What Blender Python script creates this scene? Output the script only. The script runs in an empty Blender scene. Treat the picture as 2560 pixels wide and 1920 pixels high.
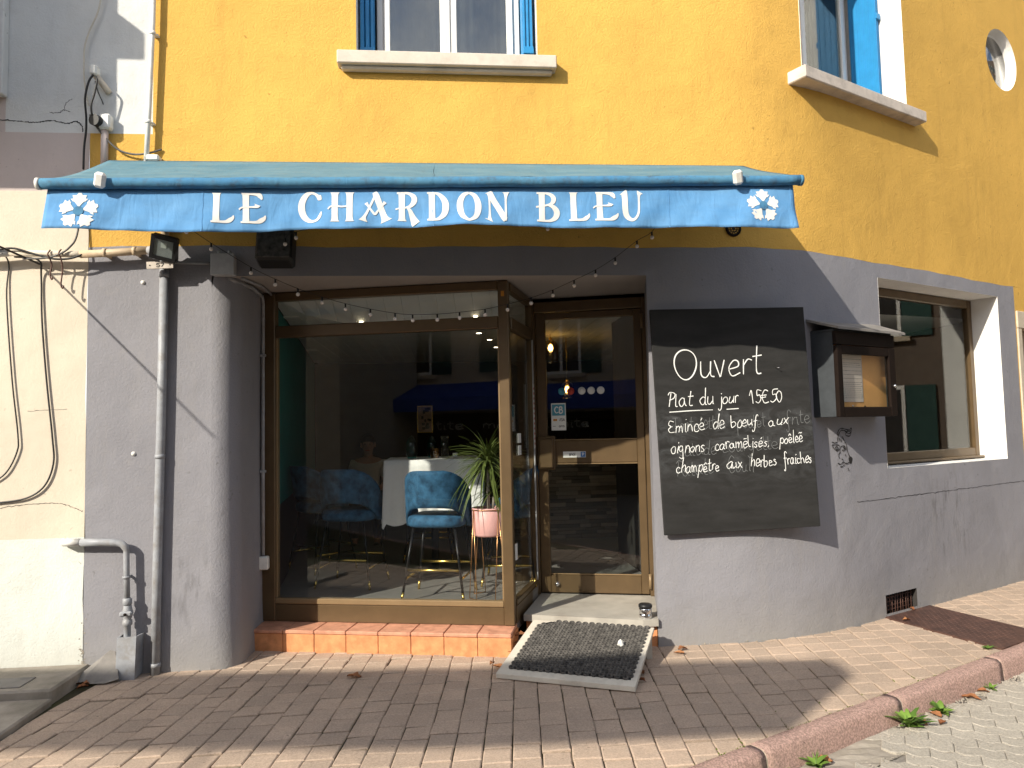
import bpy, bmesh, math, random
from mathutils import Vector, Matrix
from math import sin, cos, pi, radians, sqrt, atan2, hypot
random.seed(7)
SC = bpy.context.scene
COL = SC.collection

# ------------------------------------------------------------------ camera, sky, sun, exposure
cam_d = bpy.data.cameras.new('camera'); cam = bpy.data.objects.new('camera', cam_d); COL.objects.link(cam)
cam_d.sensor_width = 36; cam_d.lens = 25.70; cam_d.clip_start = .05; cam_d.clip_end = 500
cam.matrix_world = Matrix(((0.9954, 0.01608, -0.09448, 0), (-0.09327, -0.06403, -0.99358, -5.24240),
                           (-0.02202, 0.99782, -0.06224, 1.57998), (0, 0, 0, 1)))
SC.camera = cam
SUN_DIR = Vector((1.08, 1.0, -.85)).normalized()
EL = math.asin(-SUN_DIR.z)
w = bpy.data.worlds.new('World'); SC.world = w; w.use_nodes = True
wn = w.node_tree.nodes; wl = w.node_tree.links
bg = wn['Background']; bg.inputs['Strength'].default_value = .15
sky = wn.new('ShaderNodeTexSky'); sky.sky_type = 'NISHITA'; sky.sun_disc = False
sky.sun_elevation = EL; sky.sun_rotation = atan2(-SUN_DIR.x, -SUN_DIR.y); sky.air_density = 1.0; sky.dust_density = 1.5
# broken bright cloud over the blue
wt = wn.new('ShaderNodeTexCoord'); wz = wn.new('ShaderNodeTexNoise'); wz.inputs['Scale'].default_value = 2.6; wz.inputs['Detail'].default_value = 7; wz.inputs['Roughness'].default_value = .62
wl.new(wt.outputs['Generated'], wz.inputs['Vector']); wr = wn.new('ShaderNodeValToRGB'); wr.color_ramp.elements[0].position = .46; wr.color_ramp.elements[1].position = .66; wl.new(wz.outputs['Fac'], wr.inputs[0])
wm = wn.new('ShaderNodeMix'); wm.data_type = 'RGBA'; wl.new(wr.outputs[0], wm.inputs[0]); wl.new(sky.outputs[0], wm.inputs[6]); wm.inputs[7].default_value = (7.4, 7.3, 7.2, 1)
wl.new(wm.outputs[2], bg.inputs['Color'])
sd = bpy.data.lights.new('sun', 'SUN'); sd.energy = 4.35; sd.angle = radians(.53); sd.color = (1, .93, .80)
sun = bpy.data.objects.new('sun', sd); COL.objects.link(sun)
sun.rotation_euler = SUN_DIR.to_track_quat('-Z', 'Y').to_euler(); sun.location = (-12, -10, 12)
vs = SC.view_settings; vs.view_transform = 'Standard'; vs.look = 'None'; vs.gamma = 1; vs.exposure = .62
vs.use_curve_mapping = False
SC.cycles.max_bounces = 8; SC.cycles.transparent_max_bounces = 24

# ------------------------------------------------------------------ materials
def nodes(name):
    m = bpy.data.materials.new(name); m.use_nodes = True
    return m, m.node_tree.nodes, m.node_tree.links, m.node_tree.nodes['Principled BSDF']
def col4(c): return (c[0], c[1], c[2], 1)
def objco(n, l, scale=(1, 1, 1)):
    t = n.new('ShaderNodeTexCoord'); mp = n.new('ShaderNodeMapping'); mp.inputs['Scale'].default_value = scale
    l.new(t.outputs['Object'], mp.inputs['Vector']); return mp.outputs[0]
def noise(n, l, co, scale, det=6, rough=.55, dist=0):
    t = n.new('ShaderNodeTexNoise'); t.inputs['Scale'].default_value = scale; t.inputs['Detail'].default_value = det
    t.inputs['Roughness'].default_value = rough; t.inputs['Distortion'].default_value = dist
    l.new(co, t.inputs['Vector']); return t.outputs['Fac']
def ramp(n, l, src, p0, p1, c0, c1):
    r = n.new('ShaderNodeValToRGB'); r.color_ramp.elements[0].position = p0; r.color_ramp.elements[1].position = p1
    r.color_ramp.elements[0].color = col4(c0); r.color_ramp.elements[1].color = col4(c1); l.new(src, r.inputs[0]); return r.outputs[0]
def mixc(n, l, fac, a, b, mode='MIX'):
    m = n.new('ShaderNodeMix'); m.data_type = 'RGBA'; m.blend_type = mode
    for i, s in ((0, fac), (6, a), (7, b)):
        if hasattr(s, 'is_output'): l.new(s, m.inputs[i])
        else: m.inputs[i].default_value = s if i == 0 else col4(s)
    return m.outputs[2]
def math_(n, l, op, a, b):
    m = n.new('ShaderNodeMath'); m.operation = op
    for i, s in ((0, a), (1, b)):
        if hasattr(s, 'is_output'): l.new(s, m.inputs[i])
        else: m.inputs[i].default_value = s
    return m.outputs[0]
def bump(n, l, bs, h, strength, dist, prev=None):
    b = n.new('ShaderNodeBump'); b.inputs['Strength'].default_value = strength; b.inputs['Distance'].default_value = dist
    l.new(h, b.inputs['Height'])
    if prev is not None: l.new(prev, b.inputs['Normal'])
    l.new(b.outputs[0], bs.inputs['Normal']); return b.outputs[0]

def mat(name, c, rough=.6, metal=0, var=.12, vscale=6, bs=0, bd=.002, bscale=40, spec=.4, c2=None, dirt=None, dscale=2.5):
    """simple surface: base colour with noise variation, optional dirt colour, optional bump"""
    m, n, l, b = nodes(name); co = objco(n, l)
    b.inputs['Roughness'].default_value = rough; b.inputs['Metallic'].default_value = metal
    b.inputs['Specular IOR Level'].default_value = spec
    f = noise(n, l, co, vscale)
    lo = tuple(x * (1 - var) for x in c); hi = c2 or tuple(min(1, x * (1 + var)) for x in c)
    out = ramp(n, l, f, .3, .7, lo, hi)
    if dirt:
        d = noise(n, l, co, dscale, 8, .65); fac = ramp(n, l, d, .48, .75, (0, 0, 0), (1, 1, 1)); out = mixc(n, l, fac, out, dirt)
    l.new(out, b.inputs['Base Color'])
    if bs: bump(n, l, b, noise(n, l, co, bscale, 8, .6), bs, bd)
    return m
def plaster(name, c, stain, fine=1.0, big=1.0, low=None, streak=.25, smudges=(), smcol=(.085, .08, .08), smk=.5):
    """rough painted render: blotchy paint, hairline pits, trowel relief, weather streaks"""
    m, n, l, b = nodes(name); co = objco(n, l); b.inputs['Roughness'].default_value = .85; b.inputs['Specular IOR Level'].default_value = .2
    f1 = noise(n, l, co, 1.1, 5, .6); f2 = noise(n, l, co, 9, 8, .7)
    out = ramp(n, l, f1, .28, .72, tuple(x * .88 for x in c), tuple(min(1, x * 1.08) for x in c))
    out = mixc(n, l, math_(n, l, 'MULTIPLY', ramp(n, l, f2, .52, .8, (0, 0, 0), (1, 1, 1)), .35), out, stain)
    cs = objco(n, l, (5, 5, .5)); f3 = noise(n, l, cs, 1.6, 6, .6)
    out = mixc(n, l, math_(n, l, 'MULTIPLY', ramp(n, l, f3, .56, .82, (0, 0, 0), (1, 1, 1)), streak), out, stain)
    # small dark pits and scuffs
    v = n.new('ShaderNodeTexNoise'); v.inputs['Scale'].default_value = 26; v.inputs['Detail'].default_value = 3; l.new(co, v.inputs['Vector'])
    gate = ramp(n, l, noise(n, l, co, 2.2, 3), .52, .62, (0, 0, 0), (1, 1, 1))
    pit = math_(n, l, 'MULTIPLY', ramp(n, l, v.outputs['Fac'], .66, .72, (0, 0, 0), (1, 1, 1)), gate)
    out = mixc(n, l, math_(n, l, 'MULTIPLY', pit, .5), out, tuple(x * .35 for x in stain))
    if low:
        sp = n.new('ShaderNodeSeparateXYZ'); l.new(co, sp.inputs[0])
        g = math_(n, l, 'ADD', sp.outputs['Z'], math_(n, l, 'MULTIPLY', f2, .5))
        out = mixc(n, l, math_(n, l, 'MULTIPLY', ramp(n, l, g, .2, .62, (1, 1, 1), (0, 0, 0)), .55), out, low)
    for (sx_, sy_, sz_, rad) in smudges:                       # scuffs where things have leaned on the wall
        vm = n.new('ShaderNodeVectorMath'); vm.operation = 'SUBTRACT'; l.new(co, vm.inputs[0]); vm.inputs[1].default_value = (sx_, sy_, sz_)
        v2 = n.new('ShaderNodeVectorMath'); v2.operation = 'LENGTH'; l.new(vm.outputs[0], v2.inputs[0])
        near = ramp(n, l, v2.outputs['Value'], rad * .3, rad, (1, 1, 1), (0, 0, 0))
        sc_ = ramp(n, l, noise(n, l, objco(n, l, (7, 7, 1.6)), 2.4, 5, .6), .50, .68, (0, 0, 0), (1, 1, 1))
        out = mixc(n, l, math_(n, l, 'MULTIPLY', math_(n, l, 'MULTIPLY', near, sc_), smk), out, smcol)
    l.new(out, b.inputs['Base Color'])
    p = bump(n, l, b, noise(n, l, co, 2.2, 3, .45, .2), .5 * big, .04)
    p = bump(n, l, b, noise(n, l, co, 11, 4, .55, .2), .22 * fine, .010, p)
    p = bump(n, l, b, noise(n, l, co, 60, 4, .65), .75 * fine, .005, p)
    p = bump(n, l, b, noise(n, l, co, 220, 3, .7), .8 * fine, .0025, p)
    return m
def glass(name, f0=.05, tint=(.92, .95, .94), rough=0.0):
    m = bpy.data.materials.new(name); m.use_nodes = True; n = m.node_tree.nodes; l = m.node_tree.links
    n.remove(n['Principled BSDF']); out = n['Material Output']
    g = n.new('ShaderNodeNewGeometry'); d = n.new('ShaderNodeVectorMath'); d.operation = 'DOT_PRODUCT'
    l.new(g.outputs['Incoming'], d.inputs[0]); l.new(g.outputs['Normal'], d.inputs[1])
    a = math_(n, l, 'ABSOLUTE', d.outputs['Value'], 0); k = math_(n, l, 'POWER', math_(n, l, 'SUBTRACT', 1, a), 5)
    fac = math_(n, l, 'ADD', math_(n, l, 'MULTIPLY', k, 1 - f0), f0)
    t = n.new('ShaderNodeBsdfTransparent'); t.inputs[0].default_value = col4(tint)
    gl = n.new('ShaderNodeBsdfGlossy'); gl.inputs['Roughness'].default_value = rough
    mx = n.new('ShaderNodeMixShader'); l.new(fac, mx.inputs[0]); l.new(t.outputs[0], mx.inputs[1]); l.new(gl.outputs[0], mx.inputs[2])
    l.new(mx.outputs[0], out.inputs[0]); return m
def emit(name, c, s):
    m, n, l, b = nodes(name); b.inputs['Base Color'].default_value = col4(c)
    b.inputs['Emission Color'].default_value = col4(c); b.inputs['Emission Strength'].default_value = s; return m
def piece(name, c, spread=.16, bs=.5, bscale=60, rough=.85, dirt=None, tint=None, dist=.004, speck=0.):
    """alike pieces sharing a mesh: each takes its own tone from Object Info random"""
    m, n, l, b = nodes(name); co = objco(n, l); b.inputs['Roughness'].default_value = rough; b.inputs['Specular IOR Level'].default_value = .25
    oi = n.new('ShaderNodeObjectInfo'); g = n.new('ShaderNodeNewGeometry')
    r = math_(n, l, 'FRACT', math_(n, l, 'ADD', oi.outputs['Random'], g.outputs['Random Per Island']), 0)
    out = ramp(n, l, r, 0, 1, tuple(x * (1 - spread) for x in c), tuple(x * (1 + spread) for x in (tint or c)))
    tc = n.new('ShaderNodeNewGeometry'); f = noise(n, l, tc.outputs['Position'], 7, 8, .7)
    if dirt:
        out = mixc(n, l, math_(n, l, 'MULTIPLY', ramp(n, l, f, .45, .75, (0, 0, 0), (1, 1, 1)), .7), out, dirt)
    f0 = noise(n, l, tc.outputs['Position'], 1.4, 5, .6); out = mixc(n, l, .55, out, ramp(n, l, f0, .35, .68, (.45, .45, .45), (1, 1, 1)), 'MULTIPLY')
    f2 = noise(n, l, tc.outputs['Position'], 160, 4, .7)
    out = mixc(n, l, .35, out, ramp(n, l, f2, .3, .7, tuple(x * .55 for x in c), tuple(x * 1.35 for x in c)))
    if speck:
        f3 = noise(n, l, tc.outputs['Position'], 85, 3, .8); out = mixc(n, l, speck, out, ramp(n, l, f3, .40, .60, tuple(x * .45 for x in c), tuple(min(1, x * 1.45) for x in c)))
    spot = noise(n, l, tc.outputs['Position'], 34, 2, .5)
    out = mixc(n, l, math_(n, l, 'MULTIPLY', ramp(n, l, spot, .70, .74, (0, 0, 0), (1, 1, 1)), .6), out, tuple(x * .25 for x in c))
    l.new(out, b.inputs['Base Color'])
    p = bump(n, l, b, f2, bs, dist)
    bump(n, l, b, noise(n, l, tc.outputs['Position'], 18, 5, .6), bs * .7, .01, p)
    return m

M = {}
M['yellow'] = plaster('yellow_render', (.68, .405, .092), (.47, .26, .065), 1.5, 1.0, streak=.4, smudges=((2.75, .08, 3.9, .55), (.75, 0, 3.95, .45), (-.6, 0, 3.95, .4), (3.7, .52, 3.35, .6), (5.3, 1.33, 3.7, .7), (1.2, 0, 3.75, .3)), smcol=(.40, .23, .06), smk=.22)
M['grey'] = plaster('grey_render', (.262, .257, .277), (.31, .29, .275), .9, 1.0, low=(.29, .275, .245), streak=.35, smudges=((4.44, .92, .74, .55), (-1.75, 0, .55, .32)))
M['greyin'] = plaster('grey_soffit', (.34, .31, .29), (.30, .27, .24), .6, .4)
M['beige'] = plaster('beige_render', (.66, .58, .465), (.52, .43, .33), .55, .7)
M['mint'] = plaster('pale_mint_render', (.66, .68, .63), (.50, .47, .40), .9, 1.2, low=(.42, .40, .35))
M['white_r'] = plaster('white_render', (.66, .66, .64), (.45, .43, .40), .8, 1.2)
M['pink_r'] = plaster('pinkish_render', (.55, .47, .44), (.40, .34, .32), .5, .8)  # pinkish paint, also used as painted shade on top of the beige band
M['reveal'] = plaster('white_reveal', (.80, .78, .74), (.60, .56, .50), .5, .6)
M['sill'] = mat('sill_stone', (.60, .53, .45), .8, 0, .10, 14, .4, .003, 60, .2, dirt=(.38, .33, .27), dscale=7)
M['sill2'] = mat('grey_sill_stone', (.60, .53, .46), .8, 0, .10, 14, .35, .003, 60, .2, dirt=(.36, .32, .28), dscale=8)
M['bronze'] = mat('bronze_aluminium', (.118, .076, .037), .36, .25, .10, 9, .08, .001, 200, .45)
M['bronze_lt'] = mat('bronze_aluminium_inner', (.23, .155, .08), .38, .12, .08, 9, 0, spec=.45)
M['black'] = mat('black_plastic', (.012, .012, .013), .45, 0, .2, 20)
M['rubber'] = mat('black_rubber', (.05, .046, .043), .8, 0, .35, 30, .3, .001, 150, .3, c2=(.13, .12, .108))
M['white_pl'] = mat('white_paint', (.74, .73, .69), .45, 0, .08, 10, .1, .001, 50, dirt=(.55, .51, .44), dscale=9)
M['white_fr'] = mat('white_window_paint', (.80, .78, .74), .4, 0, .04, 10)
M['greypipe'] = mat('grey_painted_pipe', (.30, .31, .33), .5, 0, .12, 18, .25, .002, 45, dirt=(.22, .20, .18), dscale=12)
M['pvc'] = mat('sandy_pipe', (.55, .42, .28), .55, 0, .15, 12, .1, .001, 40, dirt=(.35, .26, .18), dscale=12)
M['cable'] = mat('dark_cable', (.022, .021, .021), .5, 0, .2, 20)
M['cablel'] = mat('pale_cable', (.55, .50, .42), .5, 0, .1, 20)
M['cablem'] = mat('grey_cable', (.10, .095, .09), .5, 0, .1, 20)
M['galv'] = mat('grey_box', (.36, .36, .37), .5, 0, .1, 30, .1, .001, 60)
M['steel'] = mat('chrome', (.75, .75, .76), .12, 1, .05, 20)
M['rust'] = mat('rusty_plate', (.105, .060, .050), .55, .5, .25, 12, .3, .002, 70, c2=(.16, .085, .065))
M['slate'] = mat('slate_slab', (.20, .185, .17), .85, 0, .25, 8, .6, .006, 24, .3, dirt=(.27, .25, .22), dscale=5)
M['concrete'] = mat('old_concrete', (.34, .30, .25), .9, 0, .18, 6, .7, .004, 60, .2, dirt=(.20, .18, .14), dscale=4)
M['tile'] = mat('terracotta_tile', (.58, .25, .105), .55, 0, .18, 16, .15, .001, 60, .4, c2=(.72, .32, .14), dirt=(.46, .17, .07), dscale=11)
M['tiletop'] = mat('terracotta_nosing', (.56, .27, .17), .6, 0, .16, 16, .2, .001, 60, .35, dirt=(.36, .16, .10), dscale=14)
M['grout'] = mat('grout', (.56, .47, .38), .9, 0, .15, 30, .3, .002, 60)
M['stone'] = mat('threshold_stone', (.40, .37, .32), .6, 0, .14, 5, .15, .001, 50, .4, dirt=(.28, .25, .21), dscale=4)
M['ply'] = mat('painted_ply', (.62, .57, .48), .7, 0, .12, 14, .2, .001, 40, dirt=(.38, .33, .27), dscale=7)
M['paver'] = piece('clay_paver', (.47, .36, .275), .15, .6, 60, .88, dirt=(.34, .28, .225), tint=(.52, .385, .285), speck=.22)
M['paverR'] = piece('road_paver', (.44, .40, .335), .10, .7, 60, .9, dirt=(.36, .32, .27), speck=.3)
M['bed'] = mat('sandy_joint', (.10, .082, .06), .95, 0, .4, 9, .6, .006, 80, .1, c2=(.075, .075, .035))
M['asphalt'] = mat('grit_road', (.22, .20, .175), .95, 0, .2, 30, .6, .004, 90, .2)
M['granite'] = piece('pink_kerb_granite', (.56, .37, .31), .06, 1.0, 160, .85, dirt=(.36, .25, .215), dist=.014, speck=.55)
M['moss'] = mat('moss', (.09, .12, .015), .95, 0, .4, 30, .6, .004, 90, .1)
M['chalk'] = mat('chalk', (.80, .80, .77), .9, 0, .08, 90)
M['chalk2'] = mat('old_chalk', (.17, .175, .175), .9, 0, .15, 60)
M['pen'] = mat('black_paint_line', (.02, .018, .018), .7, 0, .2, 60)
M['letter'] = mat('white_print', (.70, .68, .64), .8, 0, .05, 30, .15, .001, 250)
M['velvet'] = mat('blue_velvet', (.015, .060, .125), .75, 0, .4, 14, .25, .002, 30, .3, c2=(.045, .15, .28))
M['gold'] = mat('brass', (.75, .52, .14), .25, 1, .06, 20)
M['copper'] = mat('copper_wire', (.70, .36, .16), .3, .9, .06, 20)
M['leg'] = mat('black_metal', (.02, .02, .022), .35, .6, .1, 20)
M['cloth'] = mat('white_linen', (.80, .79, .78), .9, 0, .03, 40, .2, .001, 300, .15)
M['pink'] = mat('pink_pot', (.78, .42, .40), .45, 0, .05, 12)
M['leaf'] = piece('plant_leaf', (.085, .125, .025), .35, .1, 30, .5, tint=(.16, .19, .06))
M['weed'] = piece('weed_leaf', (.075, .15, .025), .3, .1, 30, .55, tint=(.19, .30, .05))
M['dry'] = piece('dry_leaf', (.30, .11, .045), .4, .4, 60, .8, tint=(.40, .19, .08))
M['teal'] = mat('teal_wall', (.015, .22, .20), .7, 0, .1, 4, .1, .002, 40)
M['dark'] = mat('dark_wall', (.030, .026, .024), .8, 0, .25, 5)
M['darkw'] = mat('dark_wainscot', (.035, .018, .015), .5, 0, .2, 8)
M['floor'] = mat('grey_floor', (.20, .19, .18), .45, 0, .12, 4, .05, .001, 30)
M['ceil'] = mat('white_ceiling_board', (.86, .85, .82), .7, 0, .05, 4)
M['skin'] = mat('skin', (.42, .24, .17), .55, 0, .06, 20)
M['shirt'] = mat('grey_tshirt', (.62, .61, .59), .85, 0, .06, 20, .2, .002, 60)
M['hair'] = mat('dark_hair', (.025, .018, .014), .6, 0, .3, 60, .5, .003, 120)
M['jeans'] = mat('dark_trousers', (.022, .024, .032), .85, 0, .2, 30)
M['stonew'] = piece('stone_strip', (.22, .18, .14), .5, .8, 60, .8, tint=(.45, .37, .28), dist=.006)
M['shutter'] = mat('blue_shutter', (.018, .22, .48), .45, 0, .08, 12, .12, .001, 30, .45)
M['teal_glass'] = glass('teal_glass', .06, (.35, .75, .72))
M['amber'] = glass('amber_glass', .08, (.85, .62, .30))
M['clear'] = glass('clear_glass', .05)
M['glass'] = glass('shop_glass', .045, (.955, .97, .962))
M['glass_up'] = glass('upper_glass', .13, (.75, .80, .80))
M['frost'] = glass('round_glass', .30, (.35, .37, .37), .08)
M['bulb'] = mat('opal_bulb', (.72, .66, .62), .25, 0, .04, 20)
M['bulb_on'] = emit('lit_bulb', (1, .75, .35), 16)
M['down_on'] = emit('lit_downlight', (1, .86, .6), 9)
M['boxmetal'] = mat('grey_case_metal', (.050, .056, .062), .55, .1, .15, 14, .1, .001, 40)
M['brown'] = mat('dark_brown_frame', (.014, .009, .007), .6, 0, .15, 14, spec=.08)
M['orange'] = mat('orange_backboard', (.90, .41, .13), .75, 0, .06, 10)
M['paper'] = mat('paper', (.78, .62, .55), .9, 0, .03, 10)
M['ink'] = mat('grey_print', (.18, .17, .17), .9, 0, .05, 10)
M['blue'] = mat('sticker_blue', (.05, .16, .42), .5, 0, .05, 10)
M['cyan'] = mat('sticker_petrol', (.06, .26, .36), .5, 0, .05, 10)
M['red'] = mat('sticker_red', (.45, .05, .03), .5, 0, .05, 10)
M['amberst'] = mat('sticker_amber', (.55, .22, .02), .5, 0, .05, 10)
M['stick'] = mat('sticker_white', (.70, .70, .68), .5, 0, .03, 10)
M['curtain'] = mat('pale_curtain', (.42, .42, .44), .9, 0, .1, 8)
M['wood'] = mat('weathered_door_wood', (.36, .26, .17), .7, 0, .15, 6, .2, .002, 40)
M['trim'] = mat('sandstone_trim', (.52, .44, .33), .85, 0, .12, 8, .3, .003, 60)
M['opp'] = plaster('ochre_beige_render', (.50, .42, .32), (.38, .31, .23), .5, .5)
M['oppd'] = plaster('dark_brown_render', (.15, .115, .09), (.11, .085, .065), .5, .5)
M['oppsh'] = mat('green_shutter', (.02, .06, .05), .6)
M['roof'] = mat('brown_roof_tile', (.16, .10, .075), .9, 0, .25, 8, .5, .01, 20)
M['navy'] = mat('navy_canvas', (.02, .06, .30), .85, 0, .1, 10)

def board_material():
    m, n, l, b = nodes('chalkboard_paint'); co = objco(n, l); b.inputs['Roughness'].default_value = .7; b.inputs['Specular IOR Level'].default_value = .12
    f = noise(n, l, objco(n, l, (1.2, 1, 5)), 2.2, 7, .65); base = ramp(n, l, f, .3, .75, (.020, .0195, .0185), (.036, .035, .034))
    sp = n.new('ShaderNodeSeparateXYZ'); l.new(co, sp.inputs[0])
    band = math_(n, l, 'MULTIPLY', ramp(n, l, sp.outputs['Z'], .50, .56, (0, 0, 0), (1, 1, 1)), 1)
    # wiped chalk haze over the written middle of the board (board-local height)
    r = n.new('ShaderNodeValToRGB'); e = r.color_ramp.elements; e[0].position = .0; e[0].color = (0, 0, 0, 1); e[1].position = 1; e[1].color = (0, 0, 0, 1)
    for p, v in ((.18, .1), (.32, .75), (.52, 1), (.56, .15)):
        k = e.new(p); k.color = (v, v, v, 1)
    mz = math_(n, l, 'DIVIDE', math_(n, l, 'SUBTRACT', sp.outputs['Z'], .80), 1.63); l.new(mz, r.inputs[0])
    s = ramp(n, l, noise(n, l, objco(n, l, (1, 1, 2.2)), 5.5, 8, .7, 1.2), .44, .78, (0, 0, 0), (1, 1, 1))
    fac = math_(n, l, 'MULTIPLY', math_(n, l, 'MULTIPLY', s, r.outputs[0]), .55)
    l.new(mixc(n, l, fac, base, (.14, .145, .15)), b.inputs['Base Color']); return m
M['board'] = board_material()
def canvas_material(name, c, faded, grime):
    m, n, l, b = nodes(name); co = objco(n, l); b.inputs['Roughness'].default_value = .85; b.inputs['Specular IOR Level'].default_value = .2
    f = noise(n, l, objco(n, l, (.8, 2, 2)), 3.0, 7, .65); out = ramp(n, l, f, .3, .72, c, faded)
    g = noise(n, l, objco(n, l, (7, 1.5, 9)), 2.2, 8, .7)
    out = mixc(n, l, math_(n, l, 'MULTIPLY', ramp(n, l, g, .5, .8, (0, 0, 0), (1, 1, 1)), grime[3]), out, grime[:3])
    l.new(out, b.inputs['Base Color'])
    wv = n.new('ShaderNodeTexWave'); wv.inputs['Scale'].default_value = 160; l.new(co, wv.inputs['Vector'])
    p = bump(n, l, b, wv.outputs['Fac'], .08, .001)
    bump(n, l, b, noise(n, l, objco(n, l, (3, 3, 1)), 4, 4, .5, 1.0), .35, .02, p)
    # thin cloth lets some light through
    t = n.new('ShaderNodeBsdfTranslucent'); l.new(out, t.inputs[0]); mx = n.new('ShaderNodeMixShader'); mx.inputs[0].default_value = .10
    l.new(b.outputs[0], mx.inputs[1]); l.new(t.outputs[0], mx.inputs[2]); l.new(mx.outputs[0], n['Material Output'].inputs[0]); return m
M['canopy'] = canvas_material('weathered_blue_canvas', (.080, .185, .25), (.155, .265, .31), (.17, .20, .17, .5))
M['bar'] = canvas_material('blue_canvas_roll', (.055, .19, .36), (.10, .25, .36), (.085, .08, .07, .85))
M['valance'] = canvas_material('blue_canvas_valance', (.10, .28, .54), (.155, .35, .60), (.10, .21, .37, .5))

# ------------------------------------------------------------------ helpers
class MB:
    def __init__(s): s.v = []; s.f = []; s.sm = set()
    def face(s, pts, smooth=False):
        i = len(s.v); s.v += [tuple(p) for p in pts]; s.f.append(tuple(range(i, i + len(pts))))
        if smooth: s.sm.add(len(s.f) - 1)
    def mesh(s, V, F, smooth=False):
        i = len(s.v); s.v += [tuple(p) for p in V]
        for f in F:
            if smooth: s.sm.add(len(s.f))
            s.f.append(tuple(i + k for k in f))
    def box(s, lo, hi, mtx=None):
        V = [Vector((x, y, z)) for z in (lo[2], hi[2]) for y in (lo[1], hi[1]) for x in (lo[0], hi[0])]
        if mtx: V = [mtx @ p for p in V]
        s.mesh(V, [(0, 2, 3, 1), (4, 5, 7, 6), (0, 1, 5, 4), (2, 6, 7, 3), (0, 4, 6, 2), (1, 3, 7, 5)])
    def bbox(s, lo, hi, c=.004, mtx=None):   # box with chamfered edges
        bm = bmesh.new(); bmesh.ops.create_cube(bm, size=1)
        for p in bm.verts: p.co = Vector([lo[k] + (p.co[k] + .5) * (hi[k] - lo[k]) for k in range(3)])
        bmesh.ops.bevel(bm, geom=bm.edges[:], offset=c, segments=1, affect='EDGES')
        bm.verts.index_update(); V = [(mtx @ p.co if mtx else p.co.copy()) for p in bm.verts]
        s.mesh(V, [[q.index for q in f.verts] for f in bm.faces]); bm.free()
    def prism(s, poly, z0, z1):             # polygon in plan, extruded up
        n = len(poly); V = [(p[0], p[1], z0) for p in poly] + [(p[0], p[1], z1) for p in poly]
        s.mesh(V, [tuple(range(n))[::-1], tuple(range(n, 2 * n))] + [(i, (i + 1) % n, n + (i + 1) % n, n + i) for i in range(n)])
    def slab(s, poly, dvec):                # any planar polygon extruded along a vector
        n = len(poly); d = Vector(dvec); V = [Vector(p) for p in poly]; V += [p + d for p in V]
        s.mesh(V, [tuple(range(n)), tuple(range(n, 2 * n))[::-1]] + [(i, n + i, n + (i + 1) % n, (i + 1) % n) for i in range(n)])
    def tube(s, path, r, n=8, cap=True):
        P = [Vector(p) for p in path]; R = r if isinstance(r, (list, tuple)) else [r] * len(P)
        up = Vector((0, 0, 1)); prev = None; base = len(s.v); rings = []
        for i, p in enumerate(P):
            t = (P[min(i + 1, len(P) - 1)] - P[max(i - 1, 0)]).normalized()
            if prev is None:
                a = t.cross(up if abs(t.z) < .9 else Vector((1, 0, 0))).normalized()
            else:
                a = (prev - t * prev.dot(t)).normalized()
            prev = a; b = t.cross(a)
            rings.append([p + (a * cos(2 * pi * k / n) + b * sin(2 * pi * k / n)) * R[i] for k in range(n)])
        V = [q for g in rings for q in g]
        F = [(i * n + k, i * n + (k + 1) % n, (i + 1) * n + (k + 1) % n, (i + 1) * n + k) for i in range(len(P) - 1) for k in range(n)]
        s.mesh(V, F, True)
        if cap: s.mesh(rings[0], [tuple(range(n))[::-1]]); s.mesh(rings[-1], [tuple(range(n))])
    def lathe(s, prof, c=(0, 0, 0), n=20, a0=0, a1=2 * pi, mtx=None):
        full = abs(a1 - a0 - 2 * pi) < 1e-6; m = n if full else n + 1; V = []
        for (r, z) in prof:
            for k in range(m):
                a = a0 + (a1 - a0) * k / n; p = Vector((r * cos(a), r * sin(a), z)); p = mtx @ p if mtx else p
                V.append(p + Vector(c))
        F = [(i * m + k, i * m + (k + 1) % m, (i + 1) * m + (k + 1) % m, (i + 1) * m + k) for i in range(len(prof) - 1) for k in range(m if full else n)]
        s.mesh(V, F, True)
    def ribbon(s, pts, ws, plane, off=0.):  # flat stroke: pts in 2-D, plane(x, z, off) -> 3-D
        n = len(pts); L = []; Rr = []
        for i in range(n):
            a = pts[max(i - 1, 0)]; b = pts[min(i + 1, n - 1)]; dx, dz = b[0] - a[0], b[1] - a[1]; q = hypot(dx, dz) or 1
            h = ws[i] / 2; L.append((pts[i][0] - dz / q * h, pts[i][1] + dx / q * h)); Rr.append((pts[i][0] + dz / q * h, pts[i][1] - dx / q * h))
        V = [plane(*p, off) for p in L] + [plane(*p, off) for p in Rr]
        s.mesh(V, [(i, n + i, n + i + 1, i + 1) for i in range(n - 1)])
    def build(s, name, m, parent=None, recalc=True):
        me = bpy.data.meshes.new(name); me.from_pydata(s.v, [], s.f)
        for i, p in enumerate(me.polygons): p.use_smooth = i in s.sm
        if recalc:
            bm = bmesh.new(); bm.from_mesh(me); bmesh.ops.remove_doubles(bm, verts=bm.verts, dist=1e-5)
            bmesh.ops.recalc_face_normals(bm, faces=bm.faces); bm.to_mesh(me); bm.free()
        return link(name, me, m, parent)
def link(name, me, m, parent=None):
    if m is not None and not me.materials: me.materials.append(M[m] if isinstance(m, str) else m)
    o = bpy.data.objects.new(name, me); COL.objects.link(o)
    if parent:
        o.parent = parent
        if parent.parent is None and parent.type == 'EMPTY': o.location = -Vector(parent.location)
    return o
def thing(name, label, cat, loc=(0, 0, 0), group=None, kind=None):
    o = bpy.data.objects.new(name, None); COL.objects.link(o); o.location = loc; o.empty_display_size = .1
    return tag(o, label, cat, group, kind)
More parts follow.
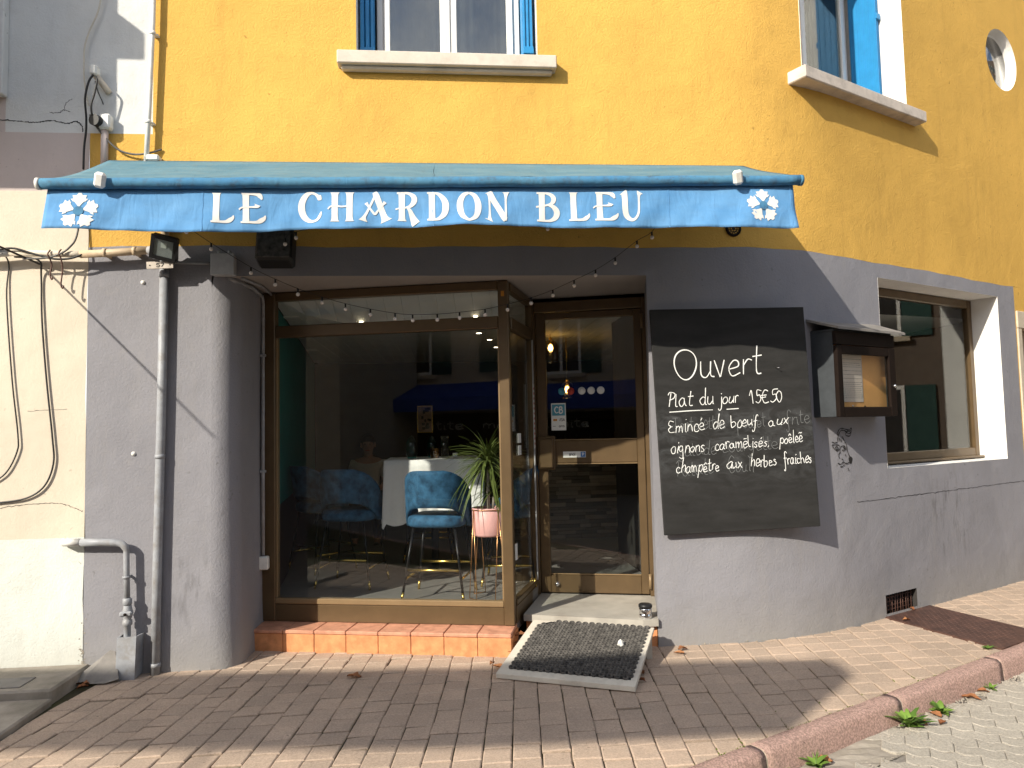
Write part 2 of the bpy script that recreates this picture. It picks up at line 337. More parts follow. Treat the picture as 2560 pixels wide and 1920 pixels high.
def tag(o, label=None, cat=None, group=None, kind=None):
    if label: o['label'] = label
    if cat: o['category'] = cat
    if group: o['group'] = group
    if kind: o['kind'] = kind
    return o
def copy_tree(o, parent=None):
    c = o.copy(); COL.objects.link(c)
    if parent: c.parent = parent
    for ch in list(o.children): copy_tree(ch, c)
    return c
def smooth(pts, k=6):                       # Catmull-Rom through 2-D or 3-D points
    if len(pts) < 3: return [tuple(pts[0][j] + (pts[-1][j] - pts[0][j]) * i / k for j in range(len(pts[0]))) for i in range(k + 1)]
    out = []
    for i in range(len(pts) - 1):
        p0, p1, p2, p3 = pts[max(i - 1, 0)], pts[i], pts[i + 1], pts[min(i + 2, len(pts) - 1)]
        for j in range(k):
            t = j / k
            out.append(tuple(.5 * (2 * b + (c - a) * t + (2 * a - 5 * b + 4 * c - d) * t * t + (3 * b - a - 3 * c + d) * t ** 3) for a, b, c, d in zip(p0, p1, p2, p3)))
    out.append(tuple(pts[-1])); return out
def clip(poly, a, b):                       # keep what lies left of the line a->b
    out = []; side = lambda p: (b[0] - a[0]) * (p[1] - a[1]) - (b[1] - a[1]) * (p[0] - a[0])
    for i, p in enumerate(poly):
        q = poly[(i + 1) % len(poly)]; sp, sq = side(p), side(q)
        if sp >= 0: out.append(p)
        if sp * sq < 0: t = sp / (sp - sq); out.append((p[0] + (q[0] - p[0]) * t, p[1] + (q[1] - p[1]) * t))
    return out
def frame_m(o, u, n):                       # local x along u (in plan), local y along -outward normal n, z up
    u = Vector((u[0], u[1], 0)).normalized(); n = Vector((n[0], n[1], 0)).normalized()
    return Matrix(((u.x, -n.x, 0, o[0]), (u.y, -n.y, 0, o[1]), (0, 0, 1, o[2] if len(o) > 2 else 0), (0, 0, 0, 1)))

# plan of the facade: straight, then a bend of 26.9 degrees, then straight
TH = radians(26.9); RB = 2.72; T0 = 2.0; T1 = T0 + RB * TH
UR = (cos(TH), sin(TH)); NR = (sin(TH), -cos(TH)); OR = (2.653, 0.)
def plan(t, off=0.):
    if t <= T0: return (t, -off)
    if t < T1:
        a = (t - T0) / RB; return (T0 + (RB + off) * sin(a), RB - (RB + off) * cos(a))
    return (T0 + (RB + off) * sin(TH) + (t - T1) * UR[0], RB - (RB + off) * cos(TH) + (t - T1) * UR[1])
def W(t, z, off=0.): x, y = plan(t, off); return (x, y, z)
def S2T(s): return s + 2.629 if s > .65 else T0 + RB * math.asin(min(1, max(0, (OR[0] + s * UR[0] - T0) / RB)))
MR = frame_m((OR[0], OR[1], 0), UR, NR)     # right wall frame: x = s along wall, y = inwards, z up
UW = Vector((.9686, -.2487, 0)); NW = Vector((-.2487, -.9686, 0)); PW = (.497, .144)
MW = frame_m((PW[0], PW[1], 0), UW, NW)     # shop window frame: x along window (0 at corner post), y inwards
PD = (.915, .923)
MD = frame_m((PD[0], PD[1], 0), (.798, -.232), (-.232, -.798))
def lin(a, b, step):
    n = max(1, int(math.ceil((b - a) / step - 1e-9))); return [a + (b - a) * i / n for i in range(n + 1)]
def breaks(vals, step):
    vals = sorted(set(vals)); out = []
    for a, b in zip(vals, vals[1:]): out += lin(a, b, step)[:-1]
    return out + [vals[-1]]
def wall_grid(mb, ts, zs, skip, fn=W):
    idx = {}
    V = []; F = []
    def vi(i, j):
        if (i, j) not in idx: idx[(i, j)] = len(V); V.append(fn(ts[i], zs[j]))
        return idx[(i, j)]
    for i in range(len(ts) - 1):
        for j in range(len(zs) - 1):
            if skip((ts[i] + ts[i + 1]) / 2, (zs[j] + zs[j + 1]) / 2): continue
            F.append((vi(i, j), vi(i + 1, j), vi(i + 1, j + 1), vi(i, j + 1)))
    mb.mesh(V, F, True)

# ================================================================== SETTING: ground, road, kerb
KA, KB = (1.447, -1.663), (4.061, -.329)                 # inner line of the kerb
KU = Vector((KB[0] - KA[0], KB[1] - KA[1])).normalized(); KN = Vector((KU.y, -KU.x))
def K(s, d): return (KA[0] + KU.x * s + KN.x * d, KA[1] + KU.y * s + KN.y * d)
mb = MB(); mb.face([(-80, -80, -.135), (80, -80, -.135), (80, 60, -.135), (-80, 60, -.135)])
road = tag(mb.build('road', 'asphalt'), kind='structure')
mb = MB(); mb.prism([(-9, 6), (-9, -6.9), K(-10, .02), K(12, .02), (14, 9)], -.13, -.011)
pavement = tag(mb.build('pavement', 'bed'), kind='structure')

# clay pavers: columns running away from the street, each staggered by half a paver
PITCH, DEPTH, SK = .1455, .162, .105
def plinth_front(x): return .40 + (x + 1.429) * (-.467 / 1.879)
cand = []
cd = Vector((SK, 1)).normalized()
rngp = random.Random(3)
for i in range(-26, 62):
    sh = rngp.uniform(0, DEPTH)
    sk = .105 + .032 * max(0, min(2.2, i * PITCH - .9)) + .05 * max(0, min(1.2, -i * PITCH - .9))
    sk2 = .105 + .032 * max(0, min(2.2, (i + 1) * PITCH - .9)) + .05 * max(0, min(1.2, -(i + 1) * PITCH - .9))
    for j in range(-16, 26):
        y0 = -1 + j * DEPTH + sh; y1 = y0 + DEPTH
        xa = lambda y: -.0655 + i * PITCH + (y + 1) * sk
        xb = lambda y: -.0655 + (i + 1) * PITCH + (y + 1) * sk2
        g = rngp.uniform(.0014, .0038); q = rngp.uniform(.0034, .0058)
        e_ = lambda: rngp.uniform(-.0022, .0022)
        po = [(xa(y0) + g + e_(), y0 + q + e_()), (xb(y0) - g + e_(), y0 + q + e_()), (xb(y1) - g + e_(), y1 - q + e_()), (xa(y1) + g + e_(), y1 - q + e_())]
        cx, cy = sum(p[0] for p in po) / 4, sum(p[1] for p in po) / 4
        if cx < -3.2 or cx > 7.6 or cy < -2.35: continue
        if cx < -2.33 and cy > -1.15: continue                        # neighbour's concrete slabs lie here
        wall_y = .05 if cx < -1.6 else (plinth_front(cx) if cx < .45 else (.3 if cx < 1.5 else (0 if cx < 2 else ((cx - 2) ** 2 / 5.44 if cx < 3.23 else .294 + (cx - 3.23) * .507))))
        if cy > wall_y + .09: continue
        po = clip(po, K(0, .004), K(1, .004)) if True else po
        po = clip(po, (-2.345, 0), (-2.36, -2.5)) if cy > -1.2 else po
        if len(po) < 3: continue
        ar = abs(sum(po[k][0] * po[(k + 1) % len(po)][1] - po[(k + 1) % len(po)][0] * po[k][1] for k in range(len(po)))) / 2
        if ar < .0008: continue
        d = hypot(cx, cy + 5.24); fx = (cx * .9954 + (cy + 5.24) * -.022)
        cand.append((d, cx, cy, po))
def inframe(cx, cy):
    x, y, z = cx, cy + 5.2424, -1.58
    dx = .9954 * x - .09327 * y - .02202 * z; dy = .01608 * x - .06403 * y + .99782 * z; dz = -.09448 * x - .99358 * y - .06224 * z
    return abs(dx / -dz) < .71 and dy / -dz > -.535 and cx < 4.4
vis = sorted([c for c in cand if inframe(c[1], c[2])], key=lambda c: c[0]); rest = [c for c in cand if not inframe(c[1], c[2])]
one, many = vis[:300], vis[300:] + rest
def paver_geo(mb, po, zt, c=.0075, z0=-.012, tilt=(0, 0)):
    n = len(po); cx, cy = sum(p[0] for p in po) / n, sum(p[1] for p in po) / n
    ins = []
    for p in po:
        d = hypot(p[0] - cx, p[1] - cy) or 1; k = (d - c * 1.3) / d; ins.append((cx + (p[0] - cx) * k, cy + (p[1] - cy) * k))
    z = lambda p: zt + (p[0] - cx) * tilt[0] + (p[1] - cy) * tilt[1]
    V = [(p[0], p[1], z0) for p in po] + [(p[0], p[1], z(p) - c * .55) for p in po] + [(p[0], p[1], z(p)) for p in ins]
    F = [tuple(range(2 * n, 3 * n))]
    for a in (0, n): F += [(a + i, a + (i + 1) % n, a + n + (i + 1) % n, a + n + i) for i in range(n)]
    mb.mesh(V, F)
for c in one:
    mb = MB(); paver_geo(mb, c[3], rngp.gauss(0, .0019) + .003 * sin(c[1] * 2.1) * sin(c[2] * 2.7), tilt=(rngp.gauss(0, .014), rngp.gauss(0, .014))); mb.build('paver', 'paver', pavement, recalc=False)
mb = MB()
for c in many: paver_geo(mb, c[3], rngp.gauss(0, .0014), tilt=(rngp.gauss(0, .01), rngp.gauss(0, .01)))
tag(mb.build('pavers', 'paver', pavement, recalc=False), kind='stuff')

# moss and grit grown into the joints near the kerb
mb = MB(); rm = random.Random(5)
for k in range(900):
    s = rm.uniform(-1.0, 2.6); d = -abs(rm.gauss(0, .10)) if k % 3 else rm.uniform(-.012, .0)
    p = K(s, d); r = rm.uniform(.002, .006); h = rm.uniform(.001, .004)
    jx = (p[0] + .0655 - (p[1] + 1) * .13) / PITCH
    if k % 3 and abs(jx - round(jx)) > .05: continue
    mb.mesh([(p[0] + r * cos(a), p[1] + r * sin(a), -.006) for a in (0, 1.3, 2.5, 3.8, 5)] + [(p[0], p[1], h)], [(i, (i + 1) % 5, 5) for i in range(5)])
tag(mb.build('moss', 'moss', recalc=False), kind='stuff')

# kerb stones
kerb = thing('kerb', None, None, kind='structure')
KS = .84
prof = [(0, -.13), (0, -.004), (.005, .002), (.05, .003), (.088, .001), (.104, -.006), (.115, -.018), (.121, -.036), (.134, -.13)]
s0 = -6.98
for i in range(15):
    L = 1.17; a, b = s0 + i * L + .003, s0 + (i + 1) * L - .003; n = len(prof); mb = MB(); dz = random.gauss(0, .002)
    st = lin(a, b, .06); rk = random.Random(i); V = [(*K(s, d * KS + rk.gauss(0, .0012)), z + dz + (rk.gauss(0, .0012) if d < .125 else 0)) for s in st for (d, z) in prof]
    F = [(k * n + j, k * n + j + 1, (k + 1) * n + j + 1, (k + 1) * n + j) for k in range(len(st) - 1) for j in range(n - 1)]
    F += [tuple(range(n)), tuple(range((len(st) - 1) * n, len(st) * n))[::-1]]
    mb.mesh(V, F, True); mb.build('kerb_stone', 'granite', kerb)
    mb = MB(); e = [(*K(b + .0, d * KS), z + dz - .0015) for d, z in prof] + [(*K(b + .006, d * KS), z + dz - .0015) for d, z in prof]
    mb.mesh(e, [(j, j + 1, n + j + 1, n + j) for j in range(n - 1)]); mb.build('mortar_joint', 'trim', kerb)

# interlocking zigzag road pavers beside the kerb
rr = random.Random(11); ZL, ZW = .225, .1125
def zig(side):                                       # zigzag long edge of one block
    a = .014; return [(0, a * side), (ZL * .18, -a * side), (ZL * .32, -a * side), (ZL * .5, a * side), (ZL * .68, -a * side), (ZL * .82, -a * side), (ZL, a * side)]
base = [(x, y) for x, y in zig(1)] + [(x, y + ZW) for x, y in reversed(zig(1))]
rdir = radians(-33)
nr = 0
for row in range(-4, 26):
    for c in range(-9, 16):
        po = []
        ox, oy = c * ZL + (row % 2) * ZL * .5, row * ZW
        cxm, cym = ox + ZL / 2, oy + ZW / 2
        X = lambda x, y: (3.0 + x * cos(rdir) + y * sin(rdir) * -1 - 1.1, -1.5 + x * sin(rdir) + y * cos(rdir) - .75)
        cc = X(cxm, cym)
        dk = (cc[0] - KA[0]) * KN.x + (cc[1] - KA[1]) * KN.y
        if dk < .10 or dk > 1.5 or not (1.1 < cc[0] < 4.4): continue
        po = [X(ox + x * .988 + .0013, oy + y * .97 + .0015) for x, y in base]
        po = clip(po, K(1, .120), K(0, .120))
        if len(po) < 3: continue
        if dk < .34 and cc[0] < 2.35 and rr.random() < .75: continue     # broken patch filled with grit
        mb = MB(); paver_geo(mb, po, -.118 + rr.gauss(0, .0012), c=.004, z0=-.134, tilt=(rr.gauss(0, .01), rr.gauss(0, .01)))
        mb.build('road_paver', 'paverR', road, recalc=False); nr += 1
mb = MB()
for k in range(1500):                                 # loose grit and mortar crumbs along the gutter
    s = rr.uniform(-.6, 2.8); d = .117 + abs(rr.gauss(0, .05 if s > 1.1 else .13)); p = K(s, d); r = rr.uniform(.002, .008) * (1.5 if rr.random() < .06 else 1)
    z = -.132 if s < .9 and d < .3 else -.118
    mb.mesh([(p[0] + r * cos(a + k), p[1] + r * sin(a + k) * rr.uniform(.6, 1), z) for a in (0, 1.4, 2.8, 4.2)] + [(p[0], p[1], z + r * rr.uniform(.4, 1))], [(i, (i + 1) % 4, 4) for i in range(4)])
tag(mb.build('gutter_grit', 'concrete', recalc=False), kind='stuff')
mb = MB(); V = []; st = lin(-.8, 1.1, .06); nd = 7
for s in st:
    for d in range(nd): dd = .112 + d * .035 + rr.uniform(-.01, .01); V.append((*K(s, dd), -.126 + rr.uniform(0, .010) - d * .0012))
mb.mesh(V, [(i * nd + j, i * nd + j + 1, (i + 1) * nd + j + 1, (i + 1) * nd + j) for i in range(len(st) - 1) for j in range(nd - 1)])
tag(mb.build('crumbled_mortar', 'concrete', recalc=False), kind='stuff')

# ================================================================== RESTAURANT BUILDING
B = thing('restaurant_building', 'yellow corner restaurant with a grey painted ground floor and a recessed shopfront', 'building', (0, 0, 0))
TL, TR_, ZB = -2.426, S2T(3.499), 2.912
W1 = (-.587, .744, 4.318, 6.3); W2 = (2.90, S2T(1.71), 4.33, 6.3); W3 = (S2T(1.11), S2T(3.153), 1.192, 2.785)
RC = (S2T(3.565), 5.30, .322); VN = (S2T(.985), S2T(1.437), -.02, .178)
wob = lambda t: .005 * sin(t * 3.1) + .004 * sin(t * 11.3 + 1)
# yellow upper wall
mb = MB(); ts = breaks([-2.005, W1[0], W1[1], T0, W2[0], W2[1], RC[0] - .5, RC[0] + .5, T1, 12.0], .22)
zs = breaks([ZB, 3.713, W1[2], W2[2], RC[1] - .5, RC[1] + .5, 6.3, 8.4], .25)
inr = lambda t, z, r: r[0] < t < r[1] and r[2] < z < r[3]
def sk_up(t, z): return inr(t, z, W1) or inr(t, z, W2) or (abs(t - RC[0]) < .5 and abs(z - RC[1]) < .5)
wall_grid(mb, ts, zs, sk_up, lambda t, z: W(t, z + (wob(t) if z <= ZB + 1e-6 and t < TR_ + .01 else 0)))
wall_grid(mb, [TL, -2.2, -2.005], breaks([ZB, 3.713], .2), lambda t, z: False, lambda t, z: W(t, z + (wob(t) if z <= ZB + 1e-6 else 0)))
tl = breaks([TR_, S2T(3.72), 12.], .3)
wall_grid(mb, [TR_, S2T(3.515)], breaks([0, ZB], .3), lambda t, z: False)
wall_grid(mb, breaks([S2T(3.515), S2T(5.0), 12.0], .3), breaks([2.67, ZB], .3), lambda t, z: False)
wall_grid(mb, breaks([S2T(5.0), 12.0], .3), breaks([0, 2.67], .3), lambda t, z: False)
nseg = 48                                              # ring between the square patch and the round opening
for k in range(nseg):
    a0, a1 = 2 * pi * k / nseg, 2 * pi * (k + 1) / nseg
    def sq(a): m = .5 / max(abs(cos(a)), abs(sin(a))); return W(RC[0] + m * cos(a), RC[1] + m * sin(a))
    ci = lambda a, off=0.: W(RC[0] + RC[2] * cos(a), RC[1] + RC[2] * sin(a), off)
    mb.face([ci(a0), sq(a0), sq(a1), ci(a1)], True)
mb.build('upper_wall', 'yellow', B)
# grey ground-floor wall
mb = MB(); OPN = (-1.60, 1.515, -.1, 2.70)
ts = breaks([TL, -1.60, 1.515, T0, VN[0], W3[0], VN[1], W3[1], T1, TR_], .16); zs = breaks([-.12, VN[3], W3[2], W3[3], 2.70, ZB], .2)
wall_grid(mb, ts, zs, lambda t, z: inr(t, z, OPN) or inr(t, z, W3) or inr(t, z, VN), lambda t, z: W(t, z + (wob(t) if z >= ZB - 1e-6 else 0)))
colp = [(-1.60, 0)] + [(-1.60 + .17 * sin(a), .17 - .17 * cos(a)) for a in [pi / 2 * i / 10 for i in range(1, 11)]] + [(-1.425, .35), (-1.415, .50), (-1.41, .66)]
zz = lin(-.12, 2.70, .15); V = []
for i, z in enumerate(zz):
    for j, p in enumerate(colp):
        fl = .05 * max(0, .28 - z) ** 1.0 * (1 if j > 2 else j / 3); V.append((p[0] + fl + .006 * sin(z * 2.3 + 1) * min(1, j / 4), p[1] - fl * .3, z))
nc = len(colp); mb.mesh(V, [(i * nc + j, i * nc + j + 1, (i + 1) * nc + j + 1, (i + 1) * nc + j) for i in range(len(zz) - 1) for j in range(nc - 1)], True)
wall_grid(mb, lin(0, .72, .12), breaks([-.12, 2.70], .3), lambda a, z: False, lambda a, z: (1.515 + a * .26, a, z))
mb.build('ground_floor_wall', 'grey', B)
mb = MB(); sf = colp[:] + [(-1.41, .70), (.72, 1.02), (1.72, .72), (1.515, 0)]
mb.face([(p[0], p[1], 2.70) for p in sf]); mb.build('recess_soffit', 'greyin', B)
# reveals of the openings
def reveal(name, s0, s1, z0, z1, d, m, mtx=MR, y0=0., bottom=True):
    r = MB(); y0l, y0r = y0 if isinstance(y0, tuple) else (y0, y0)
    P = lambda s, y, z: mtx @ Vector((s, y, z))
    for (sa, ya, yb) in ((s0, y0l, d), (s1, y0r, d)): r.face([P(sa, ya, z0), P(sa, yb, z0), P(sa, yb, z1), P(sa, ya, z1)])
    r.face([P(s0, y0l, z1), P(s1, y0r, z1), P(s1, d, z1), P(s0, d, z1)])
    if bottom: r.face([P(s0, y0l, z0), P(s1, y0r, z0), P(s1, d, z0), P(s0, d, z0)])
    return r.build(name, m, B)
reveal('window_reveal', 1.11, 3.153, 1.192, 2.785, .30, 'reveal')
MI = Matrix.Identity(4)
reveal('window_reveal', W1[0], W1[1], W1[2], 6.3, .34, 'reveal', MI)
reveal('window_reveal', .262, 1.71, W2[2], 6.3, .55, 'reveal', MR, (.025, 0.))
mb = MB(); nseg = 48
for k in range(nseg):
    a0, a1 = 2 * pi * k / nseg, 2 * pi * (k + 1) / nseg; f = lambda a, r, o: W(RC[0] + r * cos(a), RC[1] + r * sin(a), o)
    mb.face([f(a0, RC[2], 0), f(a1, RC[2], 0), f(a1, RC[2] - .01, -.055), f(a0, RC[2] - .01, -.055)], True)
    mb.face([f(a0, RC[2] - .01, -.055), f(a1, RC[2] - .01, -.055), f(a1, RC[2] - .03, -.055), f(a0, RC[2] - .03, -.055)], True)
    mb.face([f(a0, RC[2] - .03, -.055), f(a1, RC[2] - .03, -.055), f(a1, RC[2] - .035, -.12), f(a0, RC[2] - .035, -.12)], True)
mb.build('round_reveal', 'reveal', B)
# thin shell behind so no sun leaks: back and roof of the house
mb = MB(); mb.face([(-2.2, .55, 2.72), (2.2, .55, 2.72), (2.2, .55, 2.9), (-2.2, .55, 2.9)])
rp = [(-2.2, 0.02)] + [plan(t, -.02) for t in breaks([-2, T0, T1, 12], .5)] + [(10.9, 9), (-2.2, 9)]
mb.face([(p[0], p[1], 8.4) for p in rp]); mb.face([(-2.2, 9, 0), (10.9, 9, 0), (10.9, 9, 8.4), (-2.2, 9, 8.4)])
x, y = plan(12, -.02); mb.face([(x, y, 0), (10.9, 9, 0), (10.9, 9, 8.4), (x, y, 8.4)])
mb.face([(-2.2, .3, 0), (-2.2, 9, 0), (-2.2, 9, 8.4), (-2.2, .3, 8.4)])
mb.build('house_shell', 'dark', B)
# hairline crack across the grey wall
mb = MB(); rc = random.Random(2); pts = []
for i in range(80): t = S2T(.66) + i * (S2T(3.5) - S2T(.66)) / 79; pts.append((t, .947 + .013 * (i / 79) + rc.gauss(0, .0022)))
mb.ribbon(pts, [max(.0015, rc.gauss(.004, .0015)) for _ in pts], lambda t, z, o: W(t, z, .0012))
pts = [(1.52 + i * .01, .96 + rc.gauss(0, .002)) for i in range(5)]; mb.build('wall_crack', 'pen', B, recalc=False)

# ---- window 1 (front, upper floor)
def casement(name, label, mtx, s0, s1, z0, z1, y, mull, parentmat='white_fr'):
    t = thing(name, label, 'window', mtx @ Vector(((s0 + s1) / 2, y, z0)))
    fr = MB(); f = .05
    fr.bbox((s0, y, z0), (s0 + f, y + .06, z1), .006, mtx); fr.bbox((s1 - f, y, z0), (s1, y + .06, z1), .006, mtx); fr.bbox((s0 + f, y + .002, z0), (s1 - f, y + .058, z0 + .06), .006, mtx)
    fr.build('window_frame', parentmat, t)
    for k, (a, b) in enumerate(((s0 + f, mull - .012), (mull + .012, s1 - f))):
        c = MB(); g = .052; c.bbox((a + .003, y - .018, z0 + .035), (a + g, y + .03, z1), .005, mtx); c.bbox((b - g, y - .018, z0 + .035), (b - .003, y + .03, z1), .005, mtx)
        c.bbox((a + g, y - .016, z0 + .035), (b - g, y + .028, z0 + .035 + g), .005, mtx); cs = c.build('casement', parentmat, t)
        p = MB(); p.box((a + g - .006, y + .002, z0 + .035 + g - .006), (b - g + .006, y + .008, z1), mtx); p.build('pane', 'glass_up', cs)
    c = MB(); c.bbox((mull - .014, y - .03, z0 + .04), (mull + .014, y - .004, z1), .006, mtx); c.build('meeting_bead', parentmat, t)
    return t
wA = casement('upper_window', 'white double casement upper window above the awning, clouds reflected in its panes', MI, -.455, .637, 4.318, 6.3, .20, .088)
wB = casement('upper_window', 'upper window on the bend of the wall with one blue shutter lit by the sun', MR, .30, 1.64, 4.33, 6.3, .50, .93)
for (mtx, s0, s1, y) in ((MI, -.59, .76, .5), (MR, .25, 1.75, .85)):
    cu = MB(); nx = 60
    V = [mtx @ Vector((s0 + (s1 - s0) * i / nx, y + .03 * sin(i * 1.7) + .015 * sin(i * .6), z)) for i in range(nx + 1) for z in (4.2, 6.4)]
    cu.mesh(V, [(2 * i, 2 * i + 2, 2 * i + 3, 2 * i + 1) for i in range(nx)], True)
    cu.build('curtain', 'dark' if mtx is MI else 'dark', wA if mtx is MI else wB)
# folded shutters standing in the reveals
def folded_shutter(label, mtx, s0, s1, y0, y1, z0, z1, face_side):
    t = thing('folding_shutter', label, 'shutter', mtx @ Vector(((s0 + s1) / 2, y0, z0)), group='blue folding shutters at the upper windows')
    n = 3; wl_ = (s1 - s0) / n
    for k in range(n):
        lf = MB(); a = s0 + k * wl_ + .004; b = a + wl_ - .010
        lf.bbox((a, y0 + .004 * k, z0 + .02), (b, y1 - .006 * k, z1), .004, mtx)
        for g in range(5):
            yy = y0 + .02 + (y1 - y0 - .04) * g / 4; sx = a - .004 if face_side < 0 else b
            lf.bbox((sx, yy - .012, z0 + .03), (sx + .004, yy + .012, z1), .0015, mtx)
        lf.build('leaf', 'shutter', t)
    for zz_ in (z0 + .07, z0 + .95):
        h = MB(); h.bbox((s0 + .002, y0 - .012, zz_), (s1 - .002, y0 + .004, zz_ + .055), .004, mtx); h.build('hinge', 'shutter', t)
    return t
folded_shutter('shaded blue shutter folded in the left side of the window above the awning', MI, -.575, -.462, .12, .20, 4.325, 6.3, 1)
folded_shutter('narrow sunlit blue shutter folded in the right side of the window above the awning', MI, .642, .725, .05, .20, 4.325, 6.3, -1)
folded_shutter('wide blue shutter standing open against the white reveal of the right upper window', MR, 1.635, 1.70, .20, .47, 4.335, 6.3, -1)
# sills
sl = MB(); sl.bbox((-.715, -.095, 4.222), (.872, .20, 4.318), .006); sl.bbox((-.69, -.060, 4.196), (.845, -.001, 4.224), .008)
tag(sl.build('window_sill', 'sill'), 'stained pale stone sill under the front upper window', 'window sill', 'stone window sills')
sl = MB(); sl.bbox((.118, -.105, 4.232), (1.835, .48, 4.332), .008, MR)
tag(sl.build('window_sill', 'sill2'), 'grey stone sill under the upper window on the bend', 'window sill', 'stone window sills')
# round window
t = thing('round_window', 'small round window high on the yellow wall at the far right', 'window', W(RC[0], RC[1] - RC[2], -.1))
mb = MB(); c = 40; mtx = MR @ Matrix.Translation((3.565, .085, RC[1])) @ Matrix.Rotation(pi / 2, 4, 'X')
mb.lathe([(.300, -.012), (.300, .012), (.275, .016), (.275, -.016), (.300, -.012)], (0, 0, 0), 40, mtx=mtx); mb.build('ring_frame', 'white_fr', t)
mb = MB(); mb.lathe([(0, -.003), (.28, -.003), (.28, .003), (0, .003)], (0, 0, 0), 40, mtx=mtx); mb.build('pane', 'frost', t)

# ---- window 3 (large fixed window in the grey wall)
t = thing('dining_room_window', 'large fixed brown framed window in a white reveal right of the menu case', 'window', MR @ Vector((2.1, .25, 1.19)))
fr = MB(); z0, z1, s0, s1, y = 1.215, 2.78, 1.115, 3.148, .245
fr.bbox((s0, y, z0), (s0 + .07, y + .06, z1), .006, MR); fr.bbox((s1 - .075, y, z0), (s1, y + .06, z1), .006, MR)
fr.bbox((s0 + .07, y + .002, z0), (s1 - .075, y + .058, z0 + .085), .006, MR); fr.bbox((s0 + .07, y + .002, z1 - .08), (s1 - .075, y + .058, z1), .006, MR)
fr.build('window_frame', 'bronze', t)
g = MB(); g.box((s0 + .065, y + .028, z0 + .08), (s1 - .07, y + .034, z1 - .075), MR); g.build('pane', 'glass', t)
g = MB(); g.bbox((s0 + .01, y - .045, z0 - .012), (s1 + .0, y + .02, z0 + .008), .004, MR); g.build('sill_drip', 'bronze', t)

# ---- stone-framed doorway at the far right
t = thing('side_doorway', 'sandstone framed wooden doorway at the right edge beyond the window', 'door', W(S2T(3.6), 0, 0))
mb = MB(); mb.bbox((3.516, -.012, -.02), (3.60, .20, 2.49), .006, MR); mb.bbox((4.86, -.012, -.02), (4.998, .20, 2.49), .006, MR); mb.bbox((3.516, -.014, 2.492), (4.998, .20, 2.668), .006, MR); mb.build('stone_surround', 'trim', t)
for a in (3.602, 4.234):
    mb = MB(); mb.bbox((a, .10, -.02), (a + .622, .16, 2.488), .006, MR)
    for zz_ in (.15, 1.3): mb.bbox((a + .09, .088, zz_), (a + .53, .102, zz_ + .95), .008, MR)
    mb.build('door_leaf', 'wood', t)

# ---- ventilation grille near the ground
t = thing('cellar_vent', 'rusty mesh grille in a square hole at the foot of the grey wall', 'vent', MR @ Vector((1.21, .1, 0)))
mb = MB(); P = lambda s, y, z: MR @ Vector((s, y, z)); s0, s1, z0, z1, d = .985, 1.437, -.02, .178, .13
for a in (s0, s1): mb.face([P(a, 0, z0), P(a, d, z0), P(a, d, z1), P(a, 0, z1)])
mb.face([P(s0, 0, z1), P(s1, 0, z1), P(s1, d, z1), P(s0, d, z1)]); mb.face([P(s0, d, z0), P(s1, d, z0), P(s1, d, z1), P(s0, d, z1)]); mb.build('recess', 'dark', t)
for i in range(11): mb = MB(); a = s0 + .03 + i * .039; mb.tube([P(a, .035 + .004 * (i % 2), z0), P(a, .035 + .004 * (i % 2), z1)], .0045, 5); mb.build('vertical_bar', 'rust', t)
for i in range(6): mb = MB(); a = z0 + .03 + i * .033; mb.tube([P(s0, .042, a), P(s1, .042, a)], .004, 5); mb.build('cross_bar', 'rust', t)

# ---- rusty cellar plate let into the pavement
t = thing('cellar_plate', 'rust brown chequered metal plate lying across the pavement below the vent', 'hatch', (3.9, .1, 0))
mb = MB(); q = [(3.515, .44), (3.775, -.475), (4.36, -.175), (4.10, .735)]; mb.prism(q, -.01, .010); mb.build('plate', 'rust', t)
mb = MB()
for i in range(30):
    for j in range(22):
        u, v = (i + .5) / 30, (j + .5) / 22; a = Vector(q[0]).lerp(Vector(q[1]), u); b = Vector(q[3]).lerp(Vector(q[2]), u); p = a.lerp(b, v)
        ang = .6 if (i + j) % 2 else -1.0; dx, dy = .011 * cos(ang), .011 * sin(ang)
        mb.mesh([(p.x - dx, p.y - dy, .0095), (p.x - dy * .25, p.y + dx * .25, .0095), (p.x + dx, p.y + dy, .0095), (p.x + dy * .25, p.y - dx * .25, .0095), (p.x, p.y, .0125)], [(0, 1, 4), (1, 2, 4), (2, 3, 4), (3, 0, 4)])
tag(mb.build('chequer_ribs', 'rust', t, recalc=False), kind='stuff')

# ================================================================== SHOPFRONT
# tiled step under the shop window
t = thing('tiled_step', 'orange terracotta tiled step under the shop window', 'step', (-.5, .15, 0))
PU = Vector((1.879, -.467, 0)).normalized(); PN = Vector((-.2415, -.9704, 0))
MP = frame_m((-1.429, .40, 0), PU, PN)
mb = MB(); mb.box((-.02, .012, -.05), (1.925, .40, .128), MP); mb.build('core', 'grout', t)
rt = random.Random(4)
for i in range(8):
    a, b = i * .242 + .002, (i + 1) * .242 - .002
    if i == 0: a = -.02
    mb = MB(); mb.bbox((a, .0 + rt.uniform(0, .003), -.012), (b, .014, .127), .003, MP); mb.build('riser_tile', 'tile', t)
    mb = MB(); mb.bbox((a, -.006 + rt.uniform(0, .003), .129), (b, .29, .155 + rt.uniform(-.001, .001)), .005, MP); mb.build('nosing_tile', 'tiletop', t)
mb = MB(); mb.bbox((1.928, .01, -.01), (1.940, .30, .127), .003, MP); mb.build('riser_tile', 'tile', t)

